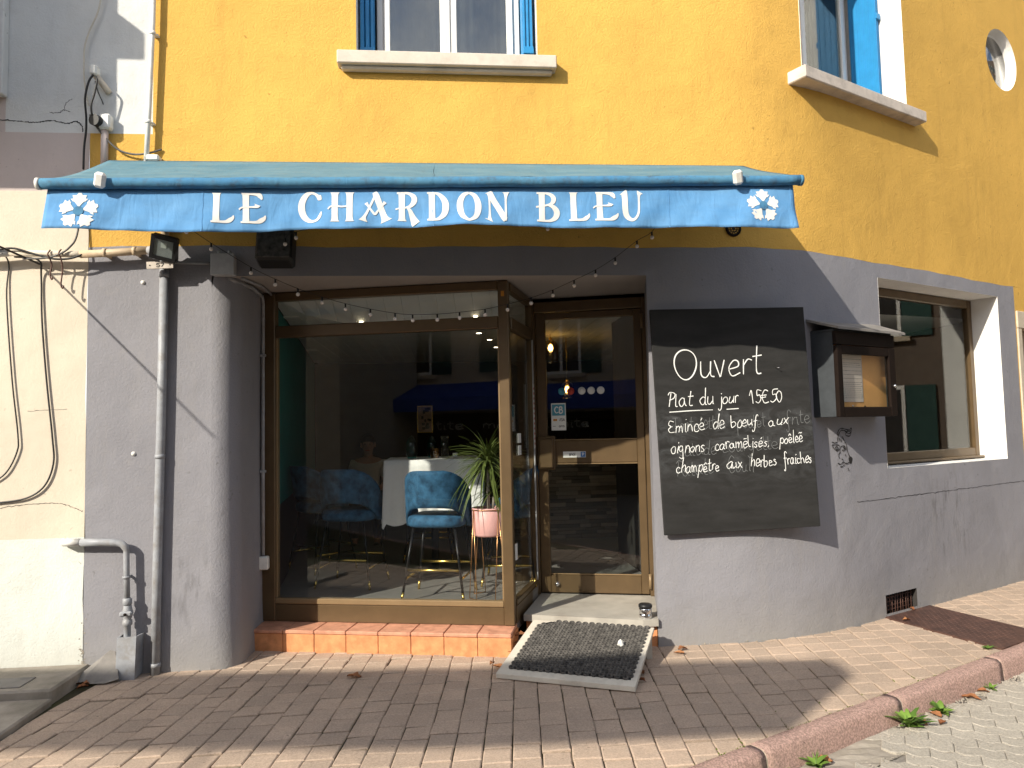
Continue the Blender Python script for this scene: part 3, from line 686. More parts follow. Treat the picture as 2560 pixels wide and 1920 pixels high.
# shop window
sw = thing('shop_window', 'large brown aluminium shop window with a transom above the tiled step', 'window', (-.45, .4, .155))
def wbox(lo, hi, c=.006): m_ = MB(); m_.bbox(lo, hi, c, MW); return m_
L0 = -1.968
fr = MB()
fr.bbox((L0, -.01, .157), (L0 + .111, .06, 2.695), .006, MW)                 # left stile
fr.bbox((-.078, -.012, .157), (0., .066, 2.695), .006, MW)                   # corner post
fr.bbox((L0 + .111, -.006, 2.338), (-.078, .055, 2.430), .006, MW)           # transom rail
fr.bbox((L0 + .111, -.006, 2.628), (-.078, .055, 2.695), .006, MW)
fr.build('frame', 'bronze', sw)
k = MB(); k.bbox((L0 + .111, -.002, .157), (-.078, .05, .285), .004, MW); k.build('kick_panel', 'bronze', sw)
k = MB(); k.bbox((L0 + .111, -.008, .288), (-.078, .052, .330), .006, MW); k.build('bottom_rail', 'bronze_lt', sw)
g = MB(); g.box((L0 + .105, .02, .325), (-.072, .026, 2.342), MW); g.build('pane', 'glass', sw)
g = MB(); g.box((L0 + .105, .02, 2.425), (-.072, .026, 2.632), MW); g.build('transom_pane', 'glass', sw)
for a in (L0 + .111, -.078 - .012): k = MB(); k.bbox((a, .006, .332), (a + .012, .05, 2.336), .002, MW); k.build('glazing_bead', 'bronze_lt', sw)
k = MB(); k.box((-.052, -.0135, 2.575), (-.028, -.0125, 2.615), MW); o = k.build('sticker', 'amberst', sw); o['label'] = 'small amber sticker'
# side light between corner post and door
US = Vector((.283, .811, 0)).normalized(); NS = Vector((.811, -.283, 0)) / .859
MS = frame_m((PW[0] + .0, PW[1] + .004, 0), US, NS)
sl_ = thing('side_light', 'narrow return window between the corner post and the entrance door', 'window', (.64, .55, .2))
k = MB(); k.bbox((.07, -.002, .157), (.80, .05, .285), .004, MS); k.build('kick_panel', 'bronze', sl_)
k = MB(); k.bbox((.07, -.006, .288), (.80, .05, .33), .006, MS); k.bbox((.785, -.01, .2), (.858, .05, 2.69), .006, MS); k.bbox((.07, -.006, 2.338), (.785, .05, 2.43), .006, MS); k.bbox((.07, -.006, 2.628), (.785, .05, 2.69), .006, MS)
k.build('frame', 'bronze', sl_)
k = MB(); k.bbox((.772, -.014, .33), (.784, -.002, 2.336), .002, MS); k.build('pale_seal', 'galv', sl_)
g = MB(); g.box((.065, .02, .325), (.79, .026, 2.342), MS); g.build('pane', 'glass', sl_)
g = MB(); g.box((.065, .02, 2.425), (.79, .026, 2.632), MS); g.build('transom_pane', 'glass', sl_)
k = MB(); k.box((.735, -.0155, 1.42), (.782, -.0145, 1.96), MS); o = k.build('opening_hours_sticker', 'stick', sl_); o['label'] = 'tall thin white and red sticker'
k = MB()
for i in range(12): k.box((.745, -.0165, 1.45 + i * .042), (.772, -.0157, 1.468 + i * .042), MS)
tag(k.build('sticker_print', 'red', sl_, recalc=False), kind='stuff')
for zz_ in (1.38, 1.475): k = MB(); k.box((.30, .0185, zz_), (.40, .0195, zz_ + .075), MS); k.build('small_sticker', 'stick', sl_)
k = MB(); k.box((.13, .0185, .60), (.20, .0195, .72), MS); k.build('small_sticker', 'stick', sl_)

# entrance door
dr = thing('entrance_door', 'brown aluminium glazed entrance door with payment stickers', 'door', (1.3, .82, .2))
fr = MB(); fr.bbox((-.16, -.03, .2), (-.122, .05, 2.665), .005, MD); fr.bbox((.782, -.03, .2), (.86, .05, 2.665), .005, MD); fr.bbox((-.122, -.028, 2.575), (.782, .048, 2.665), .005, MD); fr.build('door_frame', 'bronze', dr)
lf = MB(); lf.bbox((-.118, -.012, .212), (-.034, .034, 2.57), .005, MD); lf.bbox((.714, -.012, .212), (.778, .034, 2.57), .005, MD)
lf.bbox((-.034, -.010, .212), (.714, .032, .360), .005, MD); lf.bbox((-.034, -.010, 1.288), (.714, .032, 1.478), .005, MD); lf.bbox((-.034, -.010, 2.512), (.714, .032, 2.57), .005, MD)
lf.build('leaf', 'bronze', dr)
k = MB(); k.bbox((-.12, -.045, 1.235), (.03, -.013, 1.52), .008, MD); k.bbox((-.10, -.075, 1.25), (.015, -.045, 1.50), .01, MD); k.build('handle_box', 'bronze', dr)
for (z0, z1) in ((.362, .372), (1.278, 1.286), (1.48, 1.488)): k = MB(); k.bbox((-.034, -.014, z0), (.714, -.004, z1), .002, MD); k.build('glazing_bead', 'bronze_lt', dr)
g = MB(); g.box((-.04, .008, .355), (.72, .014, 1.293), MD); g.build('lower_pane', 'glass', dr)
g = MB(); g.box((-.04, .008, 1.473), (.72, .014, 2.517), MD); g.build('upper_pane', 'glass', dr)
k = MB(); mk = MD @ Matrix.Translation((.02, -.012, .285)) @ Matrix.Rotation(pi / 2, 4, 'X'); k.lathe([(0, .03), (.014, .028), (.02, .018), (.016, .006), (.022, 0)], (0, 0, 0), 14, mtx=mk); k.build('lock_knob', 'steel', dr)
for zz_ in (.26, 2.4): k = MB(); a = MD @ Vector((.785, -.038, zz_)); k.tube([a, a + Vector((0, 0, .12))], .012, 10); k.build('hinge', 'bronze_lt', dr)

# stroke lettering ------------------------------------------------------------
GL = {
 'a': (1.0, [[(.75, .85), (.42, 1), (.1, .6), (.18, .1), (.45, .02), (.7, .4), (.75, .95)], [(.75, .95), (.74, .25), (.95, .05)]]),
 'b': (.95, [[(.15, 2), (.14, .1), (.5, .02), (.82, .45), (.6, .92), (.18, .75)]]),
 'c': (.85, [[(.75, .8), (.45, 1), (.1, .6), (.2, .1), (.55, 0), (.82, .2)]]),
 'd': (1.0, [[(.75, .8), (.4, .95), (.1, .5), (.3, 0), (.7, .3), (.78, 2)], [(.78, 2), (.77, .2), (.98, .02)]]),
 'e': (.9, [[(.12, .45), (.72, .6), (.65, .95), (.35, 1), (.1, .5), (.35, 0), (.85, .2)]]),
 'f': (.75, [[(.8, 1.7), (.55, 2), (.35, 1.6), (.33, -.6), (.1, -1), (-.02, -.7)], [(.08, .95), (.68, .98)]]),
 'g': (1.0, [[(.75, .85), (.4, 1), (.1, .55), (.35, .1), (.74, .5)], [(.75, .95), (.75, -.6), (.4, -1), (.08, -.7)]]),
 'h': (.95, [[(.15, 2), (.15, 0)], [(.15, .6), (.5, 1), (.75, .7), (.78, 0)]]),
 'i': (.45, [[(.2, 1), (.2, .1), (.38, 0)], [(.2, 1.4), (.23, 1.5)]]),
 'j': (.55, [[(.4, 1), (.4, -.6), (.15, -1), (-.05, -.7)], [(.4, 1.4), (.43, 1.5)]]),
 'l': (.5, [[(.2, 2), (.2, .2), (.42, 0)]]),
 'm': (1.25, [[(.1, 1), (.1, 0)], [(.1, .6), (.35, 1), (.55, .7), (.55, 0)], [(.55, .6), (.85, 1), (1.02, .7), (1.06, 0)]]),
 'n': (.95, [[(.12, 1), (.12, 0)], [(.12, .6), (.45, 1), (.72, .7), (.76, 0)]]),
 'o': (.95, [[(.45, 1), (.1, .6), (.2, .08), (.55, 0), (.82, .4), (.7, .9), (.42, 1)]]),
 'p': (.95, [[(.12, 1), (.12, -1)], [(.12, .75), (.5, 1), (.82, .55), (.55, .05), (.14, .2)]]),
 'r': (.7, [[(.15, 1), (.15, 0)], [(.15, .6), (.4, .98), (.68, .9)]]),
 's': (.75, [[(.65, .85), (.4, 1), (.15, .75), (.6, .35), (.4, 0), (.08, .12)]]),
 't': (.65, [[(.3, 1.8), (.28, .2), (.6, .05)], [(.02, 1.15), (.6, 1.2)]]),
 'u': (.95, [[(.12, 1), (.15, .2), (.45, 0), (.72, .4)], [(.75, 1), (.75, .15), (.95, .02)]]),
 'v': (.8, [[(.08, 1), (.38, 0)], [(.38, 0), (.72, 1)]]),
 'x': (.85, [[(.1, 1), (.75, 0)], [(.75, 1), (.08, 0)]]),
 'œ': (1.45, [[(.45, 1), (.1, .6), (.2, .08), (.5, 0), (.72, .4), (.6, .9), (.42, 1)], [(.72, .45), (1.25, .6), (1.15, .98), (.85, .95), (.7, .45), (.95, 0), (1.4, .2)]]),
 'É': (1.1, [[(1.0, 1.55), (.55, 1.7), (.2, 1.2), (.5, .95), (.15, .5), (.4, .02), (1.05, .15)], [(.35, .92), (.75, .95)]]),
 'P': (1.0, [[(.3, 1.9), (.4, 0)], [(.05, 1.7), (.35, 2.0), (.9, 1.8), (.85, 1.2), (.35, .95)]]),
 '1': (.6, [[(.05, 1.2), (.4, 1.9), (.42, 0)]]), '5': (.9, [[(.8, 1.85), (.25, 1.85), (.2, 1.1), (.6, 1.15), (.8, .6), (.5, .02), (.1, .2)]]),
 '0': (1.0, [[(.5, 1.85), (.12, 1.0), (.4, .02), (.85, .7), (.75, 1.6), (.45, 1.85)]]), '7': (.8, [[(.1, 1.8), (.75, 1.8), (.3, 0)]]),
 '€': (1.0, [[(.9, 1.7), (.5, 1.8), (.2, 1.0), (.45, .1), (.95, .15)], [(.0, 1.15), (.7, 1.2)], [(.0, .8), (.65, .85)]]),
 ',': (.4, [[(.2, .1), (.05, -.3)]]),
 'C': (1.1, [[(.95, 1.6), (.5, 1.85), (.12, 1.0), (.45, .05), (1.0, .3)]]), 'B': (1.0, [[(.15, 1.85), (.15, 0), (.7, .1), (.75, .8), (.2, 1.0), (.65, 1.2), (.6, 1.8), (.15, 1.85)]]),
 'V': (1.0, [[(.05, 1.8), (.45, 0)], [(.45, 0), (.9, 1.8)]]), 'I': (.4, [[(.2, 1.8), (.2, 0)]]), 'S': (.9, [[(.8, 1.6), (.4, 1.85), (.15, 1.4), (.75, .6), (.45, 0), (.08, .25)]]),
 'A': (1.0, [[(.05, 0), (.5, 1.85)], [(.5, 1.85), (.95, 0)], [(.2, .7), (.8, .7)]]), 'T': (.9, [[(.05, 1.8), (.85, 1.8)], [(.45, 1.8), (.45, 0)]]),
 ' ': (.7, []),
}
ACC = {'é': ('e', [[(.35, 1.35), (.68, 1.65)]]), 'ê': ('e', [[(.15, 1.3), (.42, 1.62)], [(.42, 1.62), (.7, 1.3)]]), 'ë': ('e', [[(.2, 1.4), (.62, 1.45)]]), 'ẽ': ('e', [[(.1, 1.4), (.35, 1.55), (.55, 1.4), (.8, 1.52)]])}
def write(mb, s, x0, x1, zb, xh, wd, plane, slope=0., jit=.03, seed=1, off0=.0012):
    rg = random.Random(seed); G = []
    for ch in s:
        if ch in ACC: b, ex = ACC[ch]; G.append((GL[b][0], GL[b][1] + ex))
        else: G.append(GL[ch])
    tot = sum(g[0] for g in G); sc = (x1 - x0) / tot; x = 0; k = 0
    for adv, strokes in G:
        dy = rg.gauss(0, jit); gs = 1 + rg.gauss(0, jit * 1.5); sh_ = rg.gauss(.04, jit * 1.4) if jit else 0
        for st in strokes:
            pts = [(x0 + (x + p[0] * (1 + .4 * (gs - 1)) + sh_ * p[1] + rg.gauss(0, jit * .6)) * sc, p[1] * gs) for p in st]
            pts = [(px, zb + (px - x0) * slope + (pz + dy + rg.gauss(0, jit * .5)) * xh) for px, pz in pts]
            q = smooth(pts, 6); n = len(q)
            ph = rg.uniform(0, 6); mb.ribbon(q, [wd * (.72 + .16 * rg.random() + .28 * (.5 + .5 * sin(ph + 2.6 * pi * i / n))) for i in range(n)], plane, off0 + .00012 * k); k += 1
        x += adv

# stickers on the door
PLD = lambda x, z, o: MD @ Vector((x, .0068 - o, z))
t = dr
k = MB(); k.box((.0, .0055, 1.565), (.125, .0068, 1.795), MD); st_ = k.build('payment_sticker', 'stick', t)
k = MB(); k.box((.008, .0048, 1.69), (.117, .0054, 1.785), MD); k.build('sticker_panel', 'cyan', st_)
k = MB(); write(k, 'CB', .025, .105, 1.712, .028, .010, PLD, off0=.0026, jit=0); k.build('sticker_letters', 'stick', st_, recalc=False)
k = MB(); write(k, 'VISA', .062, .115, 1.643, .013, .005, PLD, jit=0); write(k, 'sans', .05, .112, 1.592, .014, .005, PLD, jit=0); k.box((.012, .0045, 1.598), (.036, .005, 1.602), MD); k.build('sticker_print', 'ink', st_, recalc=False)
k = MB(); mk = MD @ Matrix.Translation((.025, .0045, 1.653)) @ Matrix.Rotation(pi / 2, 4, 'X'); k.lathe([(0, 0), (.010, 0)], n=12, mtx=mk); mk = MD @ Matrix.Translation((.040, .0049, 1.653)) @ Matrix.Rotation(pi / 2, 4, 'X'); k.lathe([(0, 0), (.010, 0)], n=12, mtx=mk); k.build('sticker_discs', 'amberst', st_, recalc=False)
k = MB(); k.box((.095, -.0122, 1.335), (.285, -.011, 1.385), MD); st_ = k.build('name_sticker', 'stick', t)
k = MB(); k.box((.243, -.0135, 1.338), (.282, -.0124, 1.382), MD); k.build('blue_square', 'blue', st_)
PL2 = lambda x, z, o: MD @ Vector((x, -.0126 - o, z))
k = MB(); write(k, 'enoi', .145, .20, 1.350, .017, .006, PL2, jit=0, off0=.0002); k.build('sticker_letters', 'ink', st_, recalc=False)
k = MB(); write(k, 'P', .252, .272, 1.348, .012, .005, PL2, jit=0, off0=.0014); k.build('sticker_letters', 'stick', st_, recalc=False)
for i, (x_, m_) in enumerate(((.095, 'cyan'), (.17, 'red'), (.265, 'stick'), (.345, 'stick'), (.425, 'stick'))):
    k = MB(); mk = MD @ Matrix.Translation((x_, .0048, 1.895)) @ Matrix.Rotation(pi / 2, 4, 'X'); k.lathe([(0, 0), (.032, 0), (.032, .0016), (0, .0016)], n=18, mtx=mk); k.build('round_sticker', m_ if i > 1 else m_, t)

# threshold slab, right hand riser tile
th = thing('threshold', 'grey stone threshold slab in front of the entrance door', 'threshold', (1.1, .4, 0))
mb = MB(); mb.prism([(.575, .290), (1.40, -.03), (1.512, -.03), (1.70, .70), (.80, .97)], .152, .200); mb.build('stone_slab', 'stone', th)
mb = MB(); mb.prism([(.60, .32), (1.512, .01), (1.70, .70), (.80, .97)], -.05, .150); mb.build('riser', 'tile', th)

# wooden ramp with rubber ring mat
rp_ = thing('wooden_ramp', 'pale painted wooden ramp sloping up to the doorstep', 'ramp', (.87, -.33, 0))
A = Vector((.308, -.485, .012)); Bq = Vector((1.115, -.865, .012)); Cq = Vector((1.444, -.155, .180)); Dq = Vector((.640, .205, .180))
mb = MB(); th_ = Vector((0, 0, .022)); mb.mesh([A - th_ * .5, Bq - th_ * .5, Cq - th_, Dq - th_, A + th_, Bq + th_, Cq, Dq], [(0, 1, 2, 3), (4, 7, 6, 5), (0, 4, 5, 1), (1, 5, 6, 2), (2, 6, 7, 3), (3, 7, 4, 0)])
o = mb.build('deck', 'ply', rp_)
bv = o.modifiers.new('bevel', 'BEVEL'); bv.width = .004; bv.segments = 2
for q_ in (Cq.lerp(Bq, .12), Dq.lerp(A, .12)):
    mb = MB(); c_ = q_ + (Vector((-.03, 0, 0)) if q_.x > 1 else Vector((.03, 0, 0))); mb.box((c_.x - .02, c_.y - .02, 0), (c_.x + .02, c_.y + .02, q_.z - .02)); mb.build('support_leg', 'ply', rp_)
mt = thing('ring_mat', 'black rubber ring mat lying on the wooden ramp', 'door mat', (.87, -.33, .1))
P4 = lambda u, v: (A + th_).lerp(Bq + th_, u).lerp(Dq.lerp(Cq, u), v)
nrm = (Bq - A).cross(Dq - A).normalized(); mb = MB(); NU, NV = 16, 26
eu = (Bq - A).normalized(); ev = nrm.cross(eu)
rg = random.Random(8)
for j in range(NV):
    for i in range(NU):
        u = .075 + .885 * (i + .5 + (.25 if j % 2 else -.25)) / NU; v = .085 + .90 * (j + .5) / NV
        if v > .93 and u < .18 + (v - .93) * 1: continue
        c_ = P4(u, v) + nrm * .001; ro, ri, h = .0200, .0112, .014 + rg.uniform(-.001, .001); V = []
        for r, z in ((ro, 0), (ro * .97, h * .8), ((ro + ri) / 2, h), (ri, h * .8), (ri, 0)):
            V += [c_ + eu * (r * 1.02 * cos(2 * pi * k / 8 + .39)) + ev * (r * sin(2 * pi * k / 8 + .39)) + nrm * z for k in range(8)]
        mb.mesh(V, [(a * 8 + k, a * 8 + (k + 1) % 8, a * 8 + 8 + (k + 1) % 8, a * 8 + 8 + k) for a in range(4) for k in range(8)], True)
tag(mb.build('rubber_rings', 'rubber', mt, recalc=False), kind='stuff')
mb = MB(); mb.slab([P4(u, v) + nrm * .0008 for u, v in ((.075, .085), (.955, .085), (.955, .975), (.16, .975), (.075, .90))], nrm * .002); mb.build('mat_backing', 'black', mt)
# chrome ash pot on the threshold
t = thing('ash_pot', 'round chrome ash pot with a black lid at the right of the threshold', 'ash pot', (1.435, .03, .2))
mb = MB(); mb.lathe([(0, 0), (.042, 0), (.045, .004), (.045, .03), (.041, .034), (.045, .038), (.046, .066), (.043, .072), (0, .072)], (1.435, .03, .2), 28); mb.build('can', 'steel', t)
mb = MB(); mb.lathe([(.046, .073), (.049, .078), (.049, .094), (.044, .10), (0, .102)], (1.435, .03, .2), 28); mb.build('lid', 'black', t)
t = thing('paper_scrap', 'crumpled white paper scrap lying on the rubber mat', 'litter', (1.2, -.25, .13))
mb = MB(); bmx = bmesh.new(); bmesh.ops.create_icosphere(bmx, subdivisions=2, radius=.022); c_ = P4(.80, .60) + nrm * .026
mb.mesh([c_ + Vector((p.co.x * rg.uniform(.6, 1.2), p.co.y * rg.uniform(.5, 1.1), p.co.z * rg.uniform(.7, 1.4))) for p in bmx.verts], [[q.index for q in f.verts] for f in bmx.faces]); bmx.free(); mb.build('paper', 'letter', t)

# ================================================================== AWNING
aw = thing('shop_awning', 'weathered blue fabric awning lettered LE CHARDON BLEU over the shopfront', 'awning', (0, -.05, 3.5))
AP = .85
def barz(x): return 3.062 + (x + 2.293) * .0150
def backz(x): return 3.505 + (x + 2.28) * .004
nx, ny = 90, 14; V = []
for j in range(ny + 1):
    f = j / ny
    for i in range(nx + 1):
        x = -2.278 + 4.556 * i / nx; y = -.045 - (AP - .045) * f; z = backz(x) * (1 - f) + (barz(x) + .032) * f
        z -= .018 * sin(pi * f) * (1 + .5 * sin(x * 2.2)) + .006 * sin(x * 9 + f * 2) * sin(pi * f) + .003 * sin(x * 23 + f * 5) * f; V.append((x, y, z))
mb = MB(); mb.mesh(V, [(j * (nx + 1) + i, j * (nx + 1) + i + 1, (j + 1) * (nx + 1) + i + 1, (j + 1) * (nx + 1) + i) for j in range(ny) for i in range(nx)], True)
o = mb.build('canopy_fabric', 'canopy', aw); sm_ = o.modifiers.new('thickness', 'SOLIDIFY'); sm_.thickness = .0015
for x in (-.04,):                                           # sewn seams
    mb = MB(); q = [(x + .004 * sin(k), -.05 - (AP - .05) * k / 10, 0) for k in range(11)]
    q = [(a, b, backz(a) * (1 - (-b - .045) / (AP - .045)) + (barz(a) + .032) * ((-b - .045) / (AP - .045)) - .018 * sin(pi * (-b - .045) / (AP - .045)) * (1 + .5 * sin(a * 2.2)) + .0026) for a, b, _ in q]
    mb.mesh([(a - .003, b, c - .0012) for a, b, c in q] + [(a + .003, b, c - .0012) for a, b, c in q], [(k, k + 1, 12 + k, 11 + k) for k in range(10)]); mb.build('seam', 'canopy', aw, recalc=False)
mb = MB(); q = [(-2.30 + 4.60 * k / 60, -AP + .003 * sin(k * .7), barz(-2.30 + 4.60 * k / 60) + .0015 * sin(k * 1.3)) for k in range(61)]; mb.tube(q, .032, 16); mb.build('front_bar', 'bar', aw)
for x in (-2.312, 2.300):
    mb = MB(); mb.tube([(x - .010, -AP, barz(x)), (x + .010, -AP, barz(x))], .035, 18); mb.build('end_cap', 'white_pl' if x < 0 else 'bar', aw)
mb = MB(); mb.tube([(-2.27, -.035, backz(-2.29) - .035), (2.27, -.035, backz(2.29) - .035)], .030, 12); mb.build('roller', 'canopy', aw)
for x, s in ((-2.0, 1), (1.9, -1)):                                     # folding arms
    mb = MB(); e = (x + s * .62, -.34, 3.26); mb.tube([(x, -.06, 3.40), e], .020, 8); mb.tube([e, (x + s * .05, -AP + .02, barz(x) - .005)], .017, 8); mb.build('folding_arm', 'white_pl', aw)
for x in (-1.955, 1.868):
    mb = MB(); z = barz(x); ms = Matrix.Translation((x, -AP - .042, z + .005)) @ Matrix.Rotation(.35, 4, 'X') @ Matrix.Rotation(.25 if x < 0 else -.2, 4, 'Y')
    mb.bbox((-.030, -.022, -.044), (.030, .022, .046), .014, ms); mb.build('arm_bracket', 'white_pl', aw)
# valance cloth with waves
VT = lambda x: barz(x) - .020
VB = lambda x: 2.788 + (x + 2.29) * .0100 + .011 * sin(x * 1.9 + 1.0) + .005 * sin(x * 5.3) + .002 * sin(x * 13)
def vy(x, z):
    f = max(0, (VT(x) - z) / .25); e = min(1, (2.27 - abs(x)) / .5)
    return -AP + .020 - f * .02 + f * (.020 * sin(x * 3.1 + .7 + 1.5 * z) + .013 * sin(x * 7.7 + 2 + f * 1.2) + .008 * sin(x * 17 + f * 3) * (1.2 - e) + .004 * sin(x * 29 - z * 22)) + .004 * sin((x * 14 + z * 30)) * f * (1 if 0.4 < (x * .7) % 1 < .9 else .2)
nx, nz = 200, 14; V = []
for j in range(nz + 1):
    for i in range(nx + 1):
        x = -2.272 + 4.53 * i / nx; z = VT(x) + (VB(x) - VT(x)) * j / nz; xx = x + (.012 * (j / nz) * (1 if x > 0 else -1) if abs(x) > 2.1 else 0); V.append((xx, vy(x, z), z))
mb = MB(); mb.mesh(V, [(j * (nx + 1) + i, j * (nx + 1) + i + 1, (j + 1) * (nx + 1) + i + 1, (j + 1) * (nx + 1) + i) for j in range(nz) for i in range(nx)], True)
va = mb.build('valance', 'valance', aw); sm_ = va.modifiers.new('thickness', 'SOLIDIFY'); sm_.thickness = .0012
for x in (-1.40, -.04, 1.435, 2.235):
    mb = MB(); zs = lin(VB(x) + .002, VT(x), .02); q = [(x + .002 * sin(z * 90), vy(x, z) - .0022, z) for z in zs]
    mb.mesh([(a - .004, b, c) for a, b, c in q] + [(a + .004, b, c) for a, b, c in q], [(k, k + 1, len(q) + k + 1, len(q) + k) for k in range(len(q) - 1)]); mb.build('valance_seam', 'valance', va, recalc=False)
VPL = lambda x, z, o: (x, vy(x, z) - .0024 - o, z)
# display capitals: strokes (x in letter widths, z in letter heights, width in letter heights), serifs flared
ST = .20
def stem(x, x2=None, a=0, b=1, w=ST): x2 = x if x2 is None else x2; return [(x, a, w * 1.55), (x + (x2 - x) * .06, a + .06, w * 1.12), (x + (x2 - x) * .25, a + (b - a) * .25, w), (x + (x2 - x) * .75, a + (b - a) * .75, w), (x + (x2 - x) * .94, b - .06, w * 1.12), (x2, b, w * 1.55)]
CAP = {
 'L': [stem(.24), [(.02, .03, .06), (.30, .035, .07), (.62, .04, .09), (.80, .09, .14), (.93, .17, .10), (.97, .26, .03)]],
 'E': [stem(.26), [(.06, .03, .06), (.35, .035, .07), (.65, .04, .09), (.82, .09, .15), (.95, .17, .11), (1.0, .26, .03)], [(.10, .97, .06), (.40, .965, .07), (.66, .95, .10), (.80, .90, .15), (.88, .78, .05)],
       [(.0, .44, .05), (.08, .50, .05), (.25, .53, .05), (.55, .53, .06), (.68, .56, .13), (.71, .60, .20)]],
 'C': [[(.95, .92, .04), (.92, .80, .14), (.86, .86, .12), (.72, .95, .08), (.52, .985, .10), (.30, .88, .17), (.14, .66, .21), (.12, .42, .22), (.22, .20, .20), (.42, .06, .14), (.62, .02, .09), (.82, .08, .08), (.94, .22, .09), (1.0, .36, .03)]],
 'H': [stem(.25), stem(.80), [(.0, .42, .05), (.08, .50, .05), (.25, .53, .05), (.50, .50, .055), (.80, .53, .05)]],
 'A': [[(.48, 1.0, .14), (.54, .88, .20), (.66, .55, .20), (.78, .22, .20), (.84, .08, .26), (.88, .0, .42)], [(.52, .93, .06), (.40, .65, .07), (.24, .30, .08), (.14, .12, .12), (.10, .0, .30)],
       [(.20, .62, .12), (.27, .52, .07), (.40, .34, .07), (.50, .24, .08), (.60, .36, .07), (.76, .56, .07), (.84, .66, .12)]],
 'R': [stem(.28), [(.08, .96, .06), (.35, .97, .07), (.58, .95, .10), (.76, .84, .17), (.78, .68, .18), (.64, .52, .12), (.45, .46, .06), (.2, .44, .05), (.02, .40, .05)], [(.50, .46, .06), (.60, .36, .12), (.72, .12, .20), (.82, -.06, .28), (.85, -.10, .30)]],
 'D': [stem(.26), [(.05, .97, .06), (.40, .97, .07), (.62, .90, .13), (.82, .70, .20), (.87, .48, .22), (.80, .24, .19), (.60, .08, .12), (.38, .03, .07), (.05, .03, .06)]],
 'O': [[(.50, .98, .08), (.28, .90, .15), (.13, .68, .20), (.12, .40, .21), (.22, .16, .17), (.44, .02, .09), (.56, .02, .09), (.78, .14, .16), (.88, .38, .21), (.87, .64, .20), (.74, .88, .15), (.52, .98, .08)]],
 'N': [[(.10, .0, .30), (.12, .05, .14), (.13, .25, .07), (.13, .75, .07), (.12, .95, .16), (.10, 1.0, .24)], [(.14, .98, .20), (.30, .72, .20), (.55, .40, .20), (.78, .08, .20), (.84, .02, .14)], [(.84, .0, .06), (.85, .3, .07), (.86, .75, .07), (.88, .95, .16), (.88, 1.0, .26)]],
 'B': [stem(.26), [(.05, .97, .06), (.40, .97, .07), (.62, .92, .12), (.74, .80, .16), (.70, .66, .14), (.52, .57, .07), (.02, .50, .06)], [(.50, .57, .06), (.72, .50, .14), (.86, .34, .20), (.82, .16, .18), (.62, .05, .10), (.40, .03, .07), (.05, .03, .06)]],
 'U': [[(.08, 1.0, .30), (.13, .94, .22), (.15, .75, .20), (.15, .40, .20), (.22, .17, .18), (.42, .04, .12), (.60, .05, .09), (.76, .20, .08), (.82, .42, .07), (.84, .80, .07), (.86, .94, .14), (.90, 1.0, .24)]],
}
ltr = [('L', -1.351, -1.218), ('E', -1.190, -1.039), ('C', -.841, -.708), ('H', -.668, -.508), ('A', -.478, -.300), ('R', -.270, -.122), ('D', -.083, .054), ('O', .107, .250), ('N', .286, .424), ('B', .590, .744), ('L', .796, .930), ('E', .952, 1.107), ('U', 1.133, 1.264)]
for ch, x0, x1 in ltr:
    zb = 2.8405 + (x0 + 1.35) * .0105; H = .183; mb = MB()
    for k, s in enumerate(CAP[ch]):
        q = smooth([(x0 + p[0] * (x1 - x0), zb + p[1] * H, p[2] * H) for p in s], 6)
        mb.ribbon([(p[0], p[1]) for p in q], [max(.001, p[2]) for p in q], VPL, .0005 * k)
    mb.build('lettering', 'letter', va, recalc=False)
for cx, cz, R_ in ((-2.088, 2.902, .112), (2.043, 2.963, .110)):         # toothed five-petal thistle emblem
    mb = MB()
    for p_ in range(5):
        a = pi / 2 + p_ * 2 * pi / 5; tip = []
        for (r, w_) in ((.20, 0), (.42, .30), (.62, .40), (.60, .46), (.80, .50), (.74, .36), (.94, .34), (.82, .20), (1.0, .06)): tip.append((r, w_))
        left = [(r * cos(a + w_ * 1.16), r * sin(a + w_ * 1.16)) for r, w_ in tip]; right = [(r * cos(a - w_ * 1.16), r * sin(a - w_ * 1.16)) for r, w_ in tip]
        n = len(tip); V = [VPL(cx + q[0] * R_, cz + q[1] * R_, .0002) for q in left + right]
        mb.mesh(V, [(i, i + 1, n + i + 1, n + i) for i in range(n - 1)])
    em = mb.build('flower_emblem', 'letter', va, recalc=False)
    mb = MB(); V = [VPL(cx, cz, .0016)] + [VPL(cx + .029 * cos(2 * pi * k / 18), cz + .029 * sin(2 * pi * k / 18), .0016) for k in range(18)]; mb.mesh(V, [(0, 1 + k, 1 + (k + 1) % 18) for k in range(18)]); mb.build('flower_centre', 'bar', em, recalc=False)

# ================================================================== CHALKBOARD
cb = thing('menu_chalkboard', 'large black chalkboard with white handwritten dish of the day', 'chalkboard', (2.13, -.06, .8))
c0 = [(1.571, -.055, .796), (2.745, -.055, .822), (2.693, -.055, 2.447), (1.518, -.055, 2.434)]
mb = MB(); mb.slab(c0, (0, .022, 0)); o = mb.build('board', 'board', cb); bv = o.modifiers.new('bevel', 'BEVEL'); bv.width = .004; bv.segments = 2
for (x_, z_) in ((1.62, 2.3), (1.64, .95)):
    mb = MB(); mb.box((x_ - .02, -.032, z_ - .05), (x_ + .02, -.001, z_ + .05)); mb.build('batten', 'black', cb)
for (x_, z_) in ((2.60, 2.3), (2.63, .95)):
    mb = MB(); mb.box((x_ - .02, -.032, z_ - .05), (x_ + .02, .08, z_ + .05)); mb.build('batten', 'black', cb)
BPL = lambda x, z, o: (x, -.055 - o, z)
mb = MB(); q = [(1.770 + .083 * cos(a) + .006 * sin(2 * a), 2.025 + .110 * sin(a)) for a in [pi / 2 + 2 * pi * i / 40 for i in range(41)]]; mb.ribbon(q, [.0085 + .002 * sin(i * .3) for i in range(41)], BPL, .0008)
